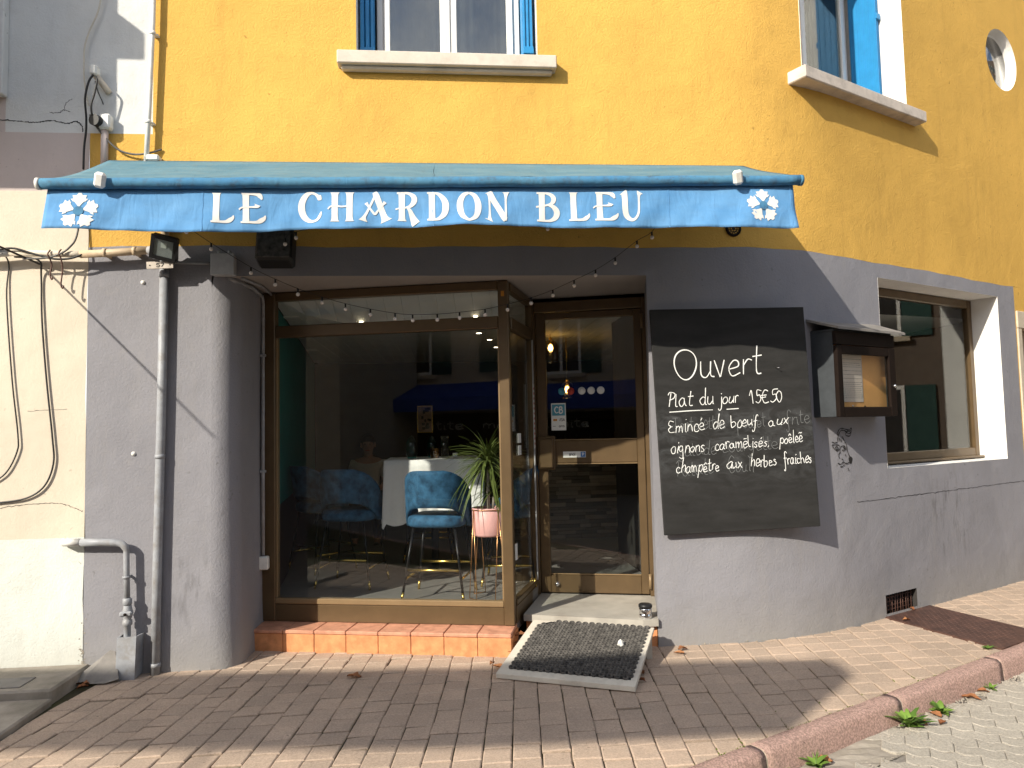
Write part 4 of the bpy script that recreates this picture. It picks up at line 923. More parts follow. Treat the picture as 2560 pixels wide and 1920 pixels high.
write(mb, 'uvert', 1.868, 2.350, 1.927, .115, .0082, BPL, .045, .02, 3); mb.build('heading', 'chalk', cb, recalc=False)
for i, (s, a, b, z, xh, wd) in enumerate((('Plat', 1.612, 1.815, 1.718, .060, .0075), ('du', 1.863, 1.972, 1.733, .055, .0072), ('jour', 2.010, 2.162, 1.737, .052, .0072))): mb = MB(); write(mb, s, a, b, z, xh, wd * .8, BPL, .045, .05, 24 + i, .0010); mb.build('price_line_word', 'chalk', cb, recalc=False)
for q, w_ in (([(1.637, 1.681), (1.80, 1.689), (1.964, 1.692)], [.006, .007, .004]), ([(2.068, 1.694), (2.16, 1.698)], [.006, .006])): mb = MB(); mb.ribbon(q, w_, BPL, .0009); mb.build('underline', 'chalk', cb, recalc=False)
mb = MB(); write(mb, '15€50', 2.245, 2.508, 1.728, .050, .0060, BPL, .03, .07, 31, .001); mb.build('price_line_word', 'chalk', cb, recalc=False)
rows = [[('Émincé', 1.618, 1.902, 1.530, .050), ('de', 1.953, 2.048, 1.553, .047), ('bœuf', 2.090, 2.300, 1.560, .044), ('aux', 2.382, 2.536, 1.566, .043)],
        [('oignons', 1.638, 1.890, 1.380, .046), ('caramëlisés,', 1.964, 2.384, 1.400, .043), ('poêleẽ', 2.462, 2.640, 1.432, .042)],
        [('champêtre', 1.672, 1.998, 1.236, .046), ('aux', 2.048, 2.168, 1.262, .044), ('herbes', 2.232, 2.430, 1.270, .044), ('fraiches', 2.486, 2.702, 1.280, .042)]]
for r_, row in enumerate(rows):
    for i, (s, a, b, z, xh) in enumerate(row):
        mb = MB(); write(mb, s, a, b, z, xh, .0052, BPL, .045, .075, 50 + 10 * r_ + i, .0010); mb.build('dish_word', 'chalk', cb, recalc=False)
mb = MB()                                                                # half-wiped older writing
for i, (s, a, b, z, xh) in enumerate((('Tartelettes', 1.66, 2.06, 1.545, .05), ('poulet', 2.14, 2.36, 1.55, .05), ('frite', 2.52, 2.70, 1.575, .05), ('salade', 1.70, 1.98, 1.36, .05), ('courgette', 2.02, 2.45, 1.38, .05), ('Patate', 1.66, 1.96, 1.215, .06), ('Couli', 2.06, 2.26, 1.23, .06))):
    write(mb, s, a, b, z, xh, .0034, BPL, .04, .06, 90 + i, .0002 + .00001 * i)
tag(mb.build('wiped_writing', 'chalk2', cb, recalc=False), kind='stuff')
mb = MB(); mb.tube([(2.452, -.056, 1.995), (2.462, -.085, 1.992)], .0018, 6); mb.tube([(2.462, -.085, 1.992), (2.470, -.086, 1.992)], .004, 6); mb.build('nail', 'steel', cb)

# ================================================================== MENU CASE
mc = thing('menu_case', 'dark metal menu display case with a slate hood on the grey wall', 'display case', MR @ Vector((.6, -.1, 1.62)))
def mbx(lo, hi, c=.004): k_ = MB(); k_.bbox(lo, hi, c, MR); return k_
s0, s1, z0, z1, f = .222, .985, 1.620, 2.266, -.18
mbx((s0, f + .03, z0), (s0 + .012, .06, z1)).build('side_panel', 'boxmetal', mc); mbx((s1 - .012, f + .03, z0), (s1, .002, z1)).build('side_panel', 'boxmetal', mc)
mbx((s0 + .012, f + .03, z0), (s1 - .012, .05, z0 + .012)).build('bottom_panel', 'boxmetal', mc)
k = MB(); k.slab([MR @ Vector(p) for p in ((s0 - .045, .12, 2.405), (s1 + .06, .03, 2.395), (s1 + .075, -.235, 2.285), (s0 - .035, -.225, 2.292))], (0, 0, -.018)); k.build('hood', 'slate', mc)
k = MB(); k.bbox((s0, f + .02, z1 - .001), (s1, .06, z1 + .02), .003, MR); k.build('top_panel', 'boxmetal', mc)
k = MB(); k.bbox((s0 - .004, f - .002, 2.165), (s1 + .004, f + .03, z1), .004, MR); k.build('fascia', 'brown', mc)
df = MB(); df.bbox((s0, f - .004, z0), (s0 + .062, f + .03, 2.16), .004, MR); df.bbox((s1 - .085, f - .004, z0), (s1, f + .03, 2.16), .004, MR); df.bbox((s0 + .062, f - .002, z0), (s1 - .085, f + .028, z0 + .075), .004, MR); df.bbox((s0 + .062, f - .002, 2.095), (s1 - .085, f + .028, 2.16), .004, MR)
df = df.build('case_door', 'brown', mc)
k = MB(); k.box((s0 + .058, f + .012, z0 + .07), (s1 - .08, f + .016, 2.10), MR); k.build('pane', 'clear', df)
k = MB(); mk = MR @ Matrix.Translation((s1 - .03, f - .004, 1.86)) @ Matrix.Rotation(pi / 2, 4, 'X'); k.lathe([(.013, 0), (.013, .010), (.006, .014), (0, .014)], n=12, mtx=mk); k.build('lock', 'steel', df)
mbx((s0 + .013, -.105, z0 + .013), (s1 - .013, -.09, z1 - .002)).build('back_board', 'orange', mc)
for a, b, c_, d in ((.285, .355, 1.735, 2.13), (.365, .645, 1.735, 2.13)):
    p_ = mbx((a, -.110, c_), (b, -.1065, d), .0005).build('menu_sheet', 'paper', mc)
    k = MB(); rg = random.Random(int(a * 100))
    for i in range(24):
        z = d - .02 - i * .015
        if rg.random() < .25: continue
        x_ = a + .012
        while x_ < b - .03: l_ = rg.uniform(.008, .03); k.box((x_, -.1112, z), (min(x_ + l_, b - .01), -.1106, z + .0032), MR); x_ += l_ + .006
    for e_ in (a + .006, b - .009): k.box((e_, -.1112, c_ + .03), (e_ + .0015, -.1106, d - .01), MR)
    k.build('printed_text', 'ink', p_, recalc=False)
for x_, z_ in ((.50, 1.705), (.66, 1.70)): k = MB(); mk = MR @ Matrix.Translation((x_, -.108, z_)) @ Matrix.Rotation(pi / 2, 4, 'X'); k.lathe([(.008, 0), (.006, .006), (0, .007)], n=10, mtx=mk); k.build('pin', 'paper' if x_ < .6 else 'brown', mc)

# bull head drawn on the wall with black paint
bh = thing('bull_head_drawing', 'black line drawing of a bull head painted on the grey wall below the menu case', 'wall drawing', MR @ Vector((.57, 0, 1.38)))
def BP(x, y): return (.222 + (x - 245) * .00105, 1.632 - (y - 1055) * .00083)     # drawing coordinates on the wall
lines = [[(635, 1170), (640, 1200), (610, 1225), (575, 1215), (545, 1195), (510, 1195), (485, 1225), (470, 1260), (468, 1300)], [(635, 1170), (615, 1190), (570, 1185), (530, 1175), (495, 1180), (470, 1215), (468, 1240)],
         [(545, 1195), (580, 1205), (630, 1200)], [(600, 1190), (560, 1235), (610, 1250), (632, 1215)], [(400, 1300), (430, 1308), (462, 1304)], [(398, 1330), (430, 1326), (475, 1332), (492, 1350)], [(405, 1340), (430, 1370), (460, 1385), (480, 1370)],
         [(440, 1345), (465, 1350), (460, 1370), (440, 1362)], [(500, 1350), (520, 1340), (545, 1345), (552, 1370), (530, 1388), (512, 1375)], [(525, 1355), (540, 1362), (530, 1375)], [(490, 1350), (485, 1380), (492, 1410)],
         [(545, 1300), (565, 1330), (570, 1380), (590, 1430), (612, 1470), (600, 1495), (575, 1500)], [(480, 1400), (468, 1430), (478, 1455)], [(548, 1420), (552, 1440)], [(455, 1500), (490, 1510), (520, 1490), (545, 1505), (580, 1505)], [(500, 1462), (520, 1470)],
         [(480, 1535), (510, 1530), (530, 1515)], [(482, 1260), (490, 1300)], [(500, 1270), (510, 1305)], [(520, 1250), (545, 1300)], [(430, 1345), (450, 1380)], [(535, 1350), (545, 1375)], [(570, 1550), (575, 1570), (582, 1575)]]
k = MB()
for i, s in enumerate(lines):
    q = smooth([BP(*p) for p in s], 5); k.ribbon(q, [.0068 + .0022 * sin(j * .9) for j in range(len(q))], lambda s_, z, o: W(S2T(s_), z, .0022 + o), .0001 * i)
k.build('brush_line', 'pen', bh, recalc=False)
k = MB(); c_ = BP(610, 1478)
k.mesh([W(S2T(c_[0]), c_[1], .0012)] + [W(S2T(c_[0] + .024 * cos(a) * (1 + .2 * sin(3 * a))), c_[1] + .03 * sin(a), .0012) for a in [2 * pi * i / 14 for i in range(14)]], [(0, 1 + i, 1 + (i + 1) % 14) for i in range(14)]); k.build('muzzle_patch', 'pen', bh, recalc=False)

# ================================================================== NEIGHBOURING HOUSE ON THE LEFT
NB = thing('neighbour_house', 'pale plastered house joined to the left of the yellow restaurant', 'building', (-4, .2, 0))
def patch(name, m, x0, x1, z0, z1, y=0.):
    k = MB(); wall_grid(k, lin(x0, x1, .25), lin(z0, z1, .25), lambda t, z: False, lambda t, z: (t + (.004 * sin(z * 9) + .003 * sin(z * 23) if abs(t - TL) < 1e-6 else 0), y, z)); return k.build(name, m, NB)
patch('plinth_band', 'mint', -9, TL, -.1, .918); patch('beige_band', 'beige', -9, TL, .918, 3.30); patch('beige_band', 'pink_r', -9, TL, 3.30, 3.713)  # top strip of the beige wall: shade above the shadow edge painted pinkish
patch('white_panel', 'white_r', -2.985, -2.005, 3.713, 8.4); patch('upper_band', 'pink_r', -9, -2.985, 3.713, 8.4)
k = MB(); k.face([(-9, 0, 8.4), (-2.2, 0, 8.4), (-2.2, 9, 8.4), (-9, 9, 8.4)]); k.face([(-9, 0, -.1), (-9, 9, -.1), (-9, 9, 8.4), (-9, 0, 8.4)]); k.build('roof_slab', 'concrete', NB)
k = MB(); k.bbox((-6.4, -.85, 4.03), (-3.16, -.001, 8.0), .008); o = k.build('shade_bay', 'white_r', NB)  # box out of view, added to shade the upper left wall
k = MB(); k.bbox((-6.4, -1.2, 5.265), (-3.37, -.8505, 5.46), .01); k.bbox((-3.155, -1.2, 5.265), (-3.13, -.001, 5.46), .004) if False else None; k.bbox((-6.4, -1.2, 5.262), (-3.35, -.852, 5.462), .01); k.build('shade_slab', 'concrete', NB)  # slab out of view, added to cast a shadow strip beside the white pipe
k = MB(); k.bbox((-3.14, -.07, 3.955), (-2.972, -.001, 8.0), .006); k.build('window_surround', 'white_r', NB)
def crack(pts, wd, seed, name='wall_crack'):
    rg = random.Random(seed); q = smooth(pts, 14); q = [(a + rg.gauss(0, .0022), b + rg.gauss(0, .0022)) for a, b in q]
    k = MB(); k.ribbon(q, [max(.001, rg.gauss(wd, wd * .35)) for _ in q], lambda x, z, o: (x, -.0012, z)); k.build(name, 'pen', NB, recalc=False)
crack([(-3.05, 3.80), (-2.9, 3.79), (-2.78, 3.785), (-2.68, 3.80), (-2.58, 3.78), (-2.52, 3.795), (-2.48, 3.76), (-2.475, 3.72)], .006, 1)
crack([(-2.70, 3.86), (-2.64, 3.855), (-2.60, 3.875), (-2.56, 3.865)], .003, 2); crack([(-2.60, 3.875), (-2.59, 3.92), (-2.55, 3.96)], .003, 3)
crack([(-3.0, 1.125), (-2.8, 1.15), (-2.6, 1.15), (-2.5, 1.12), (-2.44, 1.09)], .003, 4); crack([(-2.8, 1.78), (-2.55, 1.785)], .0018, 5)
sb = thing('neighbour_doorstep', 'worn concrete doorstep slabs at the bottom left beside the pavers', 'doorstep', (-2.7, -.5, 0))
k = MB(); k.bbox((-5, -.50, -.03), (-2.372, -.003, .082), .012); k.build('upper_slab', 'concrete', sb)
k = MB(); k.bbox((-5, -1.75, -.05), (-2.362, -.503, .032), .010); k.build('lower_slab', 'concrete', sb)
k = MB(); k.bbox((-3.3, -.44, .081), (-2.585, -.255, .089), .002); k.build('cover_plate', 'slate', sb)
# chalky plaster breaking away at the wall foot
k = MB(); rg = random.Random(9)
for i in range(200):
    x = TL + rg.gauss(0, .012) if i % 2 else rg.uniform(1.55, 5.0); z = abs(rg.gauss(0, .16)) if i % 2 else abs(rg.gauss(0, .005)); p = W(x, z, .001); r = rg.uniform(.002, .006) * (1.6 if rg.random() < .1 else 1)
    k.mesh([(p[0] + r * cos(a), p[1], p[2] + r * .8 * sin(a)) for a in (0, 1.2, 2.5, 3.7, 5)] + [(p[0], p[1] - r * .4, p[2])], [(j, (j + 1) % 5, 5) for j in range(5)])
tag(k.build('plaster_crumbs', 'concrete', recalc=False), kind='stuff')
for (x, z) in ((-2.062, 2.657), (-2.113, 1.472)):
    k = MB(); k.lathe([(0, .012), (.012, .010), (.016, 0)], n=9, mtx=Matrix.Translation((x, 0, z)) @ Matrix.Rotation(pi / 2, 4, 'X'))
    tag(k.build('wall_plug', 'white_pl'), 'small white plug left in the grey wall %s the drainpipe' % ('near the top left of' if z > 2 else 'left of, halfway up'), 'wall plug', 'plugs in the grey wall')

# ---- pipes and cables on the left
t = thing('drainpipe', 'grey painted drainpipe running down the corner column to the pavers', 'drainpipe', (-1.93, -.055, 0))
k = MB(); k.tube([(-1.946, -.036, -.01), (-1.938, -.036, .7), (-1.918, -.036, 1.8), (-1.906, -.036, 2.835)], .030, 18); k.build('lower_pipe', 'greypipe', t)
k = MB(); k.tube([(-1.906, -.036, 2.837), (-1.898, -.036, 3.42)], .028, 16); k.build('upper_pipe', 'pvc', t)
for z in (.06, 1.45, 2.70): k = MB(); x = -1.946 + .040 * z / 2.83; k.tube([(x, -.036, z - .014), (x, -.036, z + .014)], .0335, 18); k.box((x - .01, -.03, z - .012), (x + .01, .0, z + .012)); k.build('pipe_collar', 'greypipe', t)
t = thing('white_downpipe', 'thin white pipe between the neighbour and the yellow wall above the awning', 'pipe', (-2.0, -.05, 3.5))
k = MB(); k.tube([(-2.030, -.05, 3.44), (-2.012, -.05, 3.9), (-1.992, -.05, 4.5), (-1.975, -.05, 5.6)], .017, 12); k.build('pipe', 'white_pl', t)
for z in (3.78, 4.42): k = MB(); x = -2.03 + .036 * (z - 3.44) / .95; k.tube([(x, -.05, z - .012), (x, -.05, z + .012)], .021, 12); k.box((x - .004, -.034, z - .006), (x + .03, .0, z + .006)); k.build('pipe_clip', 'white_pl', t)
t = thing('wall_conduit', 'sandy pipe running level along both house fronts under the awning', 'pipe', (-2.4, -.09, 2.85))
k = MB(); k.tube([(-4.2, -.075, 2.80), (-3.0, -.075, 2.838), (-2.90, -.075, 2.848)], .026, 12); k.build('pale_length', 'white_pl', t)
k = MB(); k.tube([(-2.92, -.075, 2.846), (-2.5, -.075, 2.838), (-2.42, -.078, 2.835)], .022, 12); k.build('pale_length', 'beige', t)
k = MB(); k.tube([(-2.44, -.08, 2.835), (-2.2, -.08, 2.848), (-2.0, -.082, 2.862)], .0265, 12); k.build('sandy_length', 'pvc', t)
for x, z in ((-2.28, 2.845), (-2.085, 2.857)): k = MB(); k.tube([(x - .011, -.08, z), (x + .011, -.08, z + .001)], .031, 12); k.box((x - .011, -.055, z - .02), (x + .011, 0, z + .02)); k.build('pipe_clip', 'pvc', t)
k = MB(); k.tube([(-1.99, -.082, 2.862), (-1.95, -.10, 2.86), (-1.93, -.13, 2.855)], .030, 12); k.build('pipe_elbow', 'galv', t)
k = MB(); k.tube([(-1.86, -.035, 2.79), (-1.7, -.03, 2.786), (-1.585, -.03, 2.782)], .011, 8); k.build('thin_conduit', 'greypipe', t)
def cable(name, label, pts, r, m, k_=6):
    k = MB(); k.tube(smooth(pts, k_), r, 7); return tag(k.build(name, m), label, 'cable')
y = -.014
cable('looped_cable', 'dark cable hanging in a short loop at the left edge', [(-2.93, -.10, 2.84), (-2.935, y, 2.78), (-2.945, y, 2.55), (-2.90, y, 2.0), (-2.855, y, 1.62), (-2.86, y, 1.50), (-2.93, y, 1.36), (-3.05, y, 1.28)], .0050, 'cable')
cable('looped_cable', 'dark cable hanging in a long loop from the conduit on the beige wall', [(-2.87, -.07, 2.82), (-2.72, -.06, 2.80), (-2.725, y, 2.70), (-2.715, y, 2.4), (-2.68, y, 2.0), (-2.635, y, 1.60), (-2.625, y, 1.42), (-2.68, y, 1.27), (-2.80, y, 1.19), (-3.0, y, 1.165)], .0060, 'cable')
cable('conduit_cable', 'dark cables sagging along the underside of the conduit', [(-3.1, -.105, 2.845), (-2.95, -.11, 2.86), (-2.85, -.11, 2.868), (-2.72, -.10, 2.83), (-2.6, -.10, 2.80), (-2.5, -.10, 2.802), (-2.42, -.10, 2.83)], .0075, 'cable')
cable('curved_cable', 'dark cable curving down from the awning to the conduit', [(-2.46, -.03, 3.20), (-2.475, -.06, 2.97), (-2.50, -.10, 2.88), (-2.56, -.11, 2.83), (-2.66, -.10, 2.805), (-2.8, -.10, 2.80)], .0065, 'cablem')
cable('taut_wire', 'thin taut wire leaving the beige wall at the left edge', [(-2.74, -.005, 2.785), (-3.1, -.725, 2.962), (-3.74, -2.0, 3.275)], .0070, 'cable')
for x, z0, z1, lab in ((-2.625, 2.86, 2.66, 'rusty wire tie hanging below the conduit, left of the hook'), (-2.555, 2.865, 2.60, 'rusty twisted hook hanging below the conduit on the beige wall')):
    cable('wire_tie', lab, [(x, -.10, z0), (x - .01, -.112, z0 - .03), (x, -.105, z0 - .06), (x + .006, -.09, (z0 + z1) / 2), (x - .003, -.09, z1 + .03), (x + .008, -.09, z1), (x + .014, -.09, z1 + .02)], .005, 'rust')
# floodlight with number plate
t = thing('floodlight', 'small black floodlight tilted above the drainpipe', 'floodlight', (-1.87, -.12, 2.83))
ms = Matrix.Translation((-1.865, -.155, 2.862)) @ Matrix.Rotation(radians(17), 4, 'Y') @ Matrix.Rotation(radians(26), 4, 'X') @ Matrix.Rotation(radians(8), 4, 'Z') @ Matrix.Scale(1.12, 4)
k = MB(); k.bbox((-.075, -.012, -.075), (.075, .03, .075), .008, ms); k.bbox((-.05, .03, -.045), (.05, .055, .045), .008, ms); k.build('housing', 'black', t)
k = MB()
for lo, hi in (((-.075, -.022, -.075), (-.055, -.012, .075)), ((.055, -.022, -.075), (.075, -.012, .075)), ((-.055, -.022, -.075), (.055, -.012, -.052)), ((-.055, -.022, .052), (.055, -.012, .075))): k.box(lo, hi, ms)
k.build('bezel', 'black', t)
k = MB(); k.box((-.055, -.0145, -.052), (.055, -.0125, .052), ms); k.build('reflector', 'galv', t)
k = MB(); k.box((-.016, -.0165, .002), (.016, -.0147, .034), ms); k.build('led', 'stick', t)
k = MB(); k.box((-.056, -.0195, -.053), (.056, -.0175, .053), ms); k.build('pane', 'clear', t)
k = MB(); k.tube([(-1.865, -.13, 2.83), (-1.865, -.12, 2.79), (-1.865, -.06, 2.785), (-1.865, -.01, 2.785)], .009, 6); k.build('bracket', 'black', t)
t = thing('number_plate', 'small worn house number plate marked 57 under the floodlight', 'number plate', (-1.91, -.125, 2.74))
k = MB(); mn = Matrix.Translation((-1.905, -.118, 2.752)) @ Matrix.Rotation(radians(-2), 4, 'Y'); k.bbox((-.088, -.003, -.025), (.088, .003, .025), .002, mn); k.build('plate', 'sill2', t)
k = MB(); write(k, '57', -.026, .026, -.013, .013, .006, lambda x, z, o: mn @ Vector((x, -.0032 - o, z)), jit=0); k.build('numerals', 'pen', t, recalc=False)
for x in (-.066, .066): k = MB(); k.lathe([(.005, 0), (.004, .003), (0, .003)], n=8, mtx=mn @ Matrix.Translation((x, -.003, 0)) @ Matrix.Rotation(pi / 2, 4, 'X')); k.build('screw', 'pen', t)
k = MB(); k.box((-.006, .003, -.01), (.006, .115, .01), mn); k.build('spacer', 'galv', t)
t = thing('junction_box', 'square grey junction box on the wall at the top of the column', 'junction box', (-1.505, -.03, 2.77))
k = MB(); k.bbox((-1.582, -.068, 2.693), (-1.428, -.001, 2.842), .008); k.build('box', 'galv', t); k = MB(); k.bbox((-1.586, -.082, 2.690), (-1.424, -.0685, 2.846), .006); k.build('cover', 'galv', t)
for x in (-1.54, -1.47): k = MB(); k.tube([(x, -.035, 2.842), (x, -.035, 2.872)], .013, 10); k.build('gland', 'galv', t)
t = thing('alcove_conduit', 'grey conduit dropping down the recess beside the shop window frame', 'conduit', (-1.39, .55, .6))
k = MB(); k.tube([(-1.50, .02, 2.70), (-1.46, .06, 2.676), (-1.40, .30, 2.676), (-1.392, .57, 2.66), (-1.392, .60, 2.60), (-1.394, .60, 1.6), (-1.39, .585, .66)], .014, 8); k.build('tube', 'greypipe', t)
k = MB(); k.tube([(-1.40, .02, 2.688), (-1.33, .30, 2.685), (-1.33, .60, 2.68)], .010, 8); k.build('tube', 'greypipe', t)
for z in (2.2, 1.3): k = MB(); k.bbox((-1.415, .58, z - .01), (-1.372, .62, z + .01), .003); k.build('clip', 'greypipe', t)
tag((lambda k: (k.bbox((-1.425, .545, .555), (-1.345, .60, .655), .008), k.build('socket_box', 'white_pl'))[1])(MB()), 'small white socket box low in the recess left of the shop window', 'socket box')
# gas pipe
t = thing('gas_pipe', 'painted gas pipe turning down the grey wall to a valve', 'gas pipe', (-2.12, -.06, 0))
el = [(-2.50, -.055, .893), (-2.3, -.058, .888), (-2.20, -.06, .882)] + [(-2.19 + .062 * sin(a), -.06, .818 + .062 * cos(a)) for a in [pi / 2 * i / 7 for i in range(8)]] + [(-2.126, -.06, .70), (-2.12, -.06, .50)]
k = MB(); k.tube([(-2.545, -.02, .895), (-2.53, -.052, .894), (-2.425, -.056, .891)], .026, 14); k.build('white_end', 'white_pl', t)
k = MB(); k.tube([(-2.423, -.056, .891)] + el[1:], [.025] * 3 + [.023] * 6 + [.019] * 4, 14); k.build('pipe', 'greypipe', t)
k = MB(); k.tube([(-2.126, -.06, .645), (-2.126, -.06, .660)], .026, 14); k.box((-2.134, -.06, .646), (-2.118, 0, .658)); k.build('pipe_clip', 'greypipe', t)
k = MB(); k.lathe([(.02, .515), (.031, .508), (.031, .475), (.024, .468)], (-2.119, -.06, 0), 6); k.build('hex_nut', 'greypipe', t)
k = MB(); k.lathe([(.024, .467), (.029, .44), (.036, .415), (.029, .39), (.022, .372), (.030, .368), (.030, .338), (.022, .332), (.022, .25)], (-2.117, -.06, 0), 14); k.bbox((-2.158, -.098, .398), (-2.076, -.072, .432), .010); k.build('valve_body', 'greypipe', t)
k = MB(); k.lathe([(0, .012), (.009, .010), (.009, 0)], n=8, mtx=Matrix.Translation((-2.117, -.097, .415)) @ Matrix.Rotation(pi / 2, 4, 'X')); k.build('valve_spindle', 'brown', t)
k = MB(); k.slab([(-2.180, -.001, .005), (-2.165, -.125, .0), (-2.155, -.125, .272), (-2.172, -.001, .268)], (.010, 0, 0)); k.slab([(-2.165, -.125, 0), (-2.040, -.135, 0), (-2.030, -.135, .278), (-2.155, -.125, .272)], (0, .010, 0)); k.slab([(-2.050, -.134, 0), (-2.050, -.001, .005), (-2.040, -.001, .268), (-2.040, -.134, .277)], (.010, 0, 0))
k.build('guard_channel', 'greypipe', t)
k = MB(); k.slab([(-2.452, -.135, .004), (-2.365, -.175, .0), (-2.20, -.185, .0), (-2.128, -.150, .012), (-2.205, -.022, .155), (-2.24, -.016, .163), (-2.36, -.085, .065)], (.006, -.022, .010)); tag(k.build('slate_slab', 'slate'), 'broken triangular stone slab leaning at the foot of the gas pipe', 'stone slab')
# aerial cables upper left
t = thing('cable_bracket', 'white conduit cap with cables on the white painted patch upper left', 'cable entry', (-2.32, -.05, 3.7))
k = MB(); k.bbox((-2.395, -.10, 4.09), (-2.345, -.03, 4.165), .012); k.build('white_cap', 'white_pl', t); k = MB(); k.tube([(-2.365, -.06, 4.10), (-2.31, -.01, 4.02), (-2.30, .0, 4.0)], .022, 10); k.build('spout', 'beige', t)
k = MB(); k.bbox((-2.345, -.07, 3.722), (-2.265, -.001, 3.83), .012); k.build('white_box', 'white_pl', t); k = MB(); k.tube([(-2.358, -.10, 3.77), (-2.335, -.02, 3.775)], .040, 14); k.build('black_connector', 'black', t)
k = MB(); k.tube([(-2.315, -.03, 3.73), (-2.315, -.03, 3.46)], .024, 10); k.build('sleeve', 'pink_r', t)
cable('aerial_cable', 'thick black cable looping between the white cap and the connector box', [(-2.37, -.09, 4.09), (-2.395, -.10, 4.03), (-2.42, -.09, 3.92), (-2.425, -.06, 3.8), (-2.43, -.05, 3.7), (-2.445, -.04, 3.6), (-2.448, -.04, 3.44)], .0072, 'cable')
cable('aerial_cable', 'shorter black cable curving from the white cap to the black connector', [(-2.355, -.09, 4.08), (-2.335, -.11, 4.04), (-2.35, -.11, 3.95), (-2.37, -.11, 3.87), (-2.37, -.10, 3.80)], .0068, 'cable')
cable('aerial_wire', 'thin dark wire hanging straight between the black cables', [(-2.36, -.08, 4.05), (-2.345, -.07, 3.98), (-2.325, -.05, 3.92), (-2.318, -.05, 3.90)], .004, 'cable')
cable('pale_cable', 'thin cream cable bowing down the white patch from the roof', [(-2.34, -.03, 4.75), (-2.37, -.03, 4.58), (-2.42, -.03, 4.45), (-2.455, -.03, 4.33), (-2.46, -.03, 4.2), (-2.455, -.03, 4.08), (-2.44, -.03, 3.98), (-2.425, -.03, 3.9)], .0055, 'cablel')
cable('pale_cable', 'grey cable sagging across from the connector box to the thin white pipe', [(-2.40, -.06, 3.82), (-2.36, -.05, 3.74), (-2.30, -.04, 3.66), (-2.22, -.03, 3.585), (-2.12, -.03, 3.555), (-2.02, -.04, 3.56), (-1.94, -.01, 3.60)], .007, 'cablem')
k = MB(); k.bbox((-2.03, -.07, 3.50), (-1.94, -.001, 3.545), .01); tag(k.build('awning_bracket', 'white_pl'), 'white bracket peeping over the top left of the awning', 'bracket')

# ---- speaker, round vent, festoon lights
t = thing('outdoor_speaker', 'black loudspeaker mounted under the awning above the shop window', 'speaker', (-1.13, -.15, 2.86))
k = MB(); ms = Matrix.Translation((-1.13, -.14, 2.875)) @ Matrix.Rotation(radians(-14), 4, 'X'); k.bbox((-.122, -.07, -.13), (.122, .09, .13), .018, ms); k.build('cabinet', 'black', t); k = MB(); k.bbox((-.11, -.076, -.118), (.11, -.068, .118), .004, ms); k.build('grille', 'rubber', t); k = MB(); k.box((-1.16, -.06, 2.84), (-1.10, -.001, 2.93)); k.build('bracket', 'black', t)
t = thing('round_vent', 'round pierced vent cover on the yellow wall under the right end of the awning', 'vent', W(2.20, 3.06, 0))
mv = Matrix.Translation(Vector(W(2.20, 3.055, .002))) @ Matrix.Rotation(radians(4), 4, 'Z') @ Matrix.Rotation(pi / 2, 4, 'X')
k = MB(); k.lathe([(.062, 0), (.062, .008), (.050, .012), (.046, .008)], n=24, mtx=mv); k.build('rim', 'brown', t); k = MB(); k.lathe([(0, .001), (.047, .001)], n=20, mtx=mv); k.build('backing', 'dark', t)
for r_, n_ in ((.018, 6), (.036, 12)):
    for i in range(n_): k = MB(); a = 2 * pi * i / n_; k.bbox((-.004, -.006, .003), (.004, .006, .008), .001, mv @ Matrix.Rotation(a, 4, 'Z') @ Matrix.Translation((r_, 0, 0))); k.build('lattice_bar', 'yellow', t)
fe = thing('festoon_lights', 'string of small unlit opal bulbs sagging across the shopfront', 'string lights', (0, -.1, 2.6))
bl = [(-1.671, -.30, 2.932), (-1.537, -.22, 2.838), (-1.307, -.10, 2.701), (-1.144, -.10, 2.618), (-.990, -.10, 2.550), (-.825, -.10, 2.491), (-.666, -.10, 2.443), (-.495, -.10, 2.404), (-.324, -.10, 2.373), (-.202, -.10, 2.362), (-.03, -.10, 2.365), (.127, -.10, 2.377), (.308, -.10, 2.398), (.469, -.10, 2.433), (.639, -.10, 2.478), (.798, -.10, 2.534), (.954, -.10, 2.604), (1.113, -.10, 2.679), (1.256, -.12, 2.765), (1.404, -.18, 2.872), (1.486, -.28, 2.910), (1.56, -.34, 3.02)]
k = MB(); wp = [(-1.80, -.5, 3.06)] + [(p[0], p[1], p[2] + .040) for p in bl] + [(1.66, -.5, 3.12)]; k.tube(smooth(wp, 4), .0020, 5); k.build('wire', 'cable', fe)
ex = [(-1.034, -.30, 2.852), (-.963, -.30, 2.895), (.742, -.30, 2.962), (1.684, -.30, 2.992)]
for p in bl + ex:
    b = MB(); b.lathe([(0, -.014), (.007, -.0125), (.0125, -.006), (.014, .001), (.0115, .008), (.007, .012)], p, 10); bo = b.build('bulb', 'bulb', fe)
    s_ = MB(); s_.tube([(p[0], p[1], p[2] + .010), (p[0], p[1], p[2] + .040)], .0065, 6); s_.build('socket', 'black', bo)
k = MB(); k.tube(smooth([(-1.06, -.20, 3.0), (-1.034, -.30, 2.892), (-.963, -.30, 2.935), (-.5, -.4, 3.01), (.2, -.4, 3.02), (.742, -.30, 3.002), (1.2, -.35, 3.02), (1.684, -.30, 3.032), (1.9, -.3, 3.1)], 5), .0020, 5); k.build('wire', 'cable', fe)

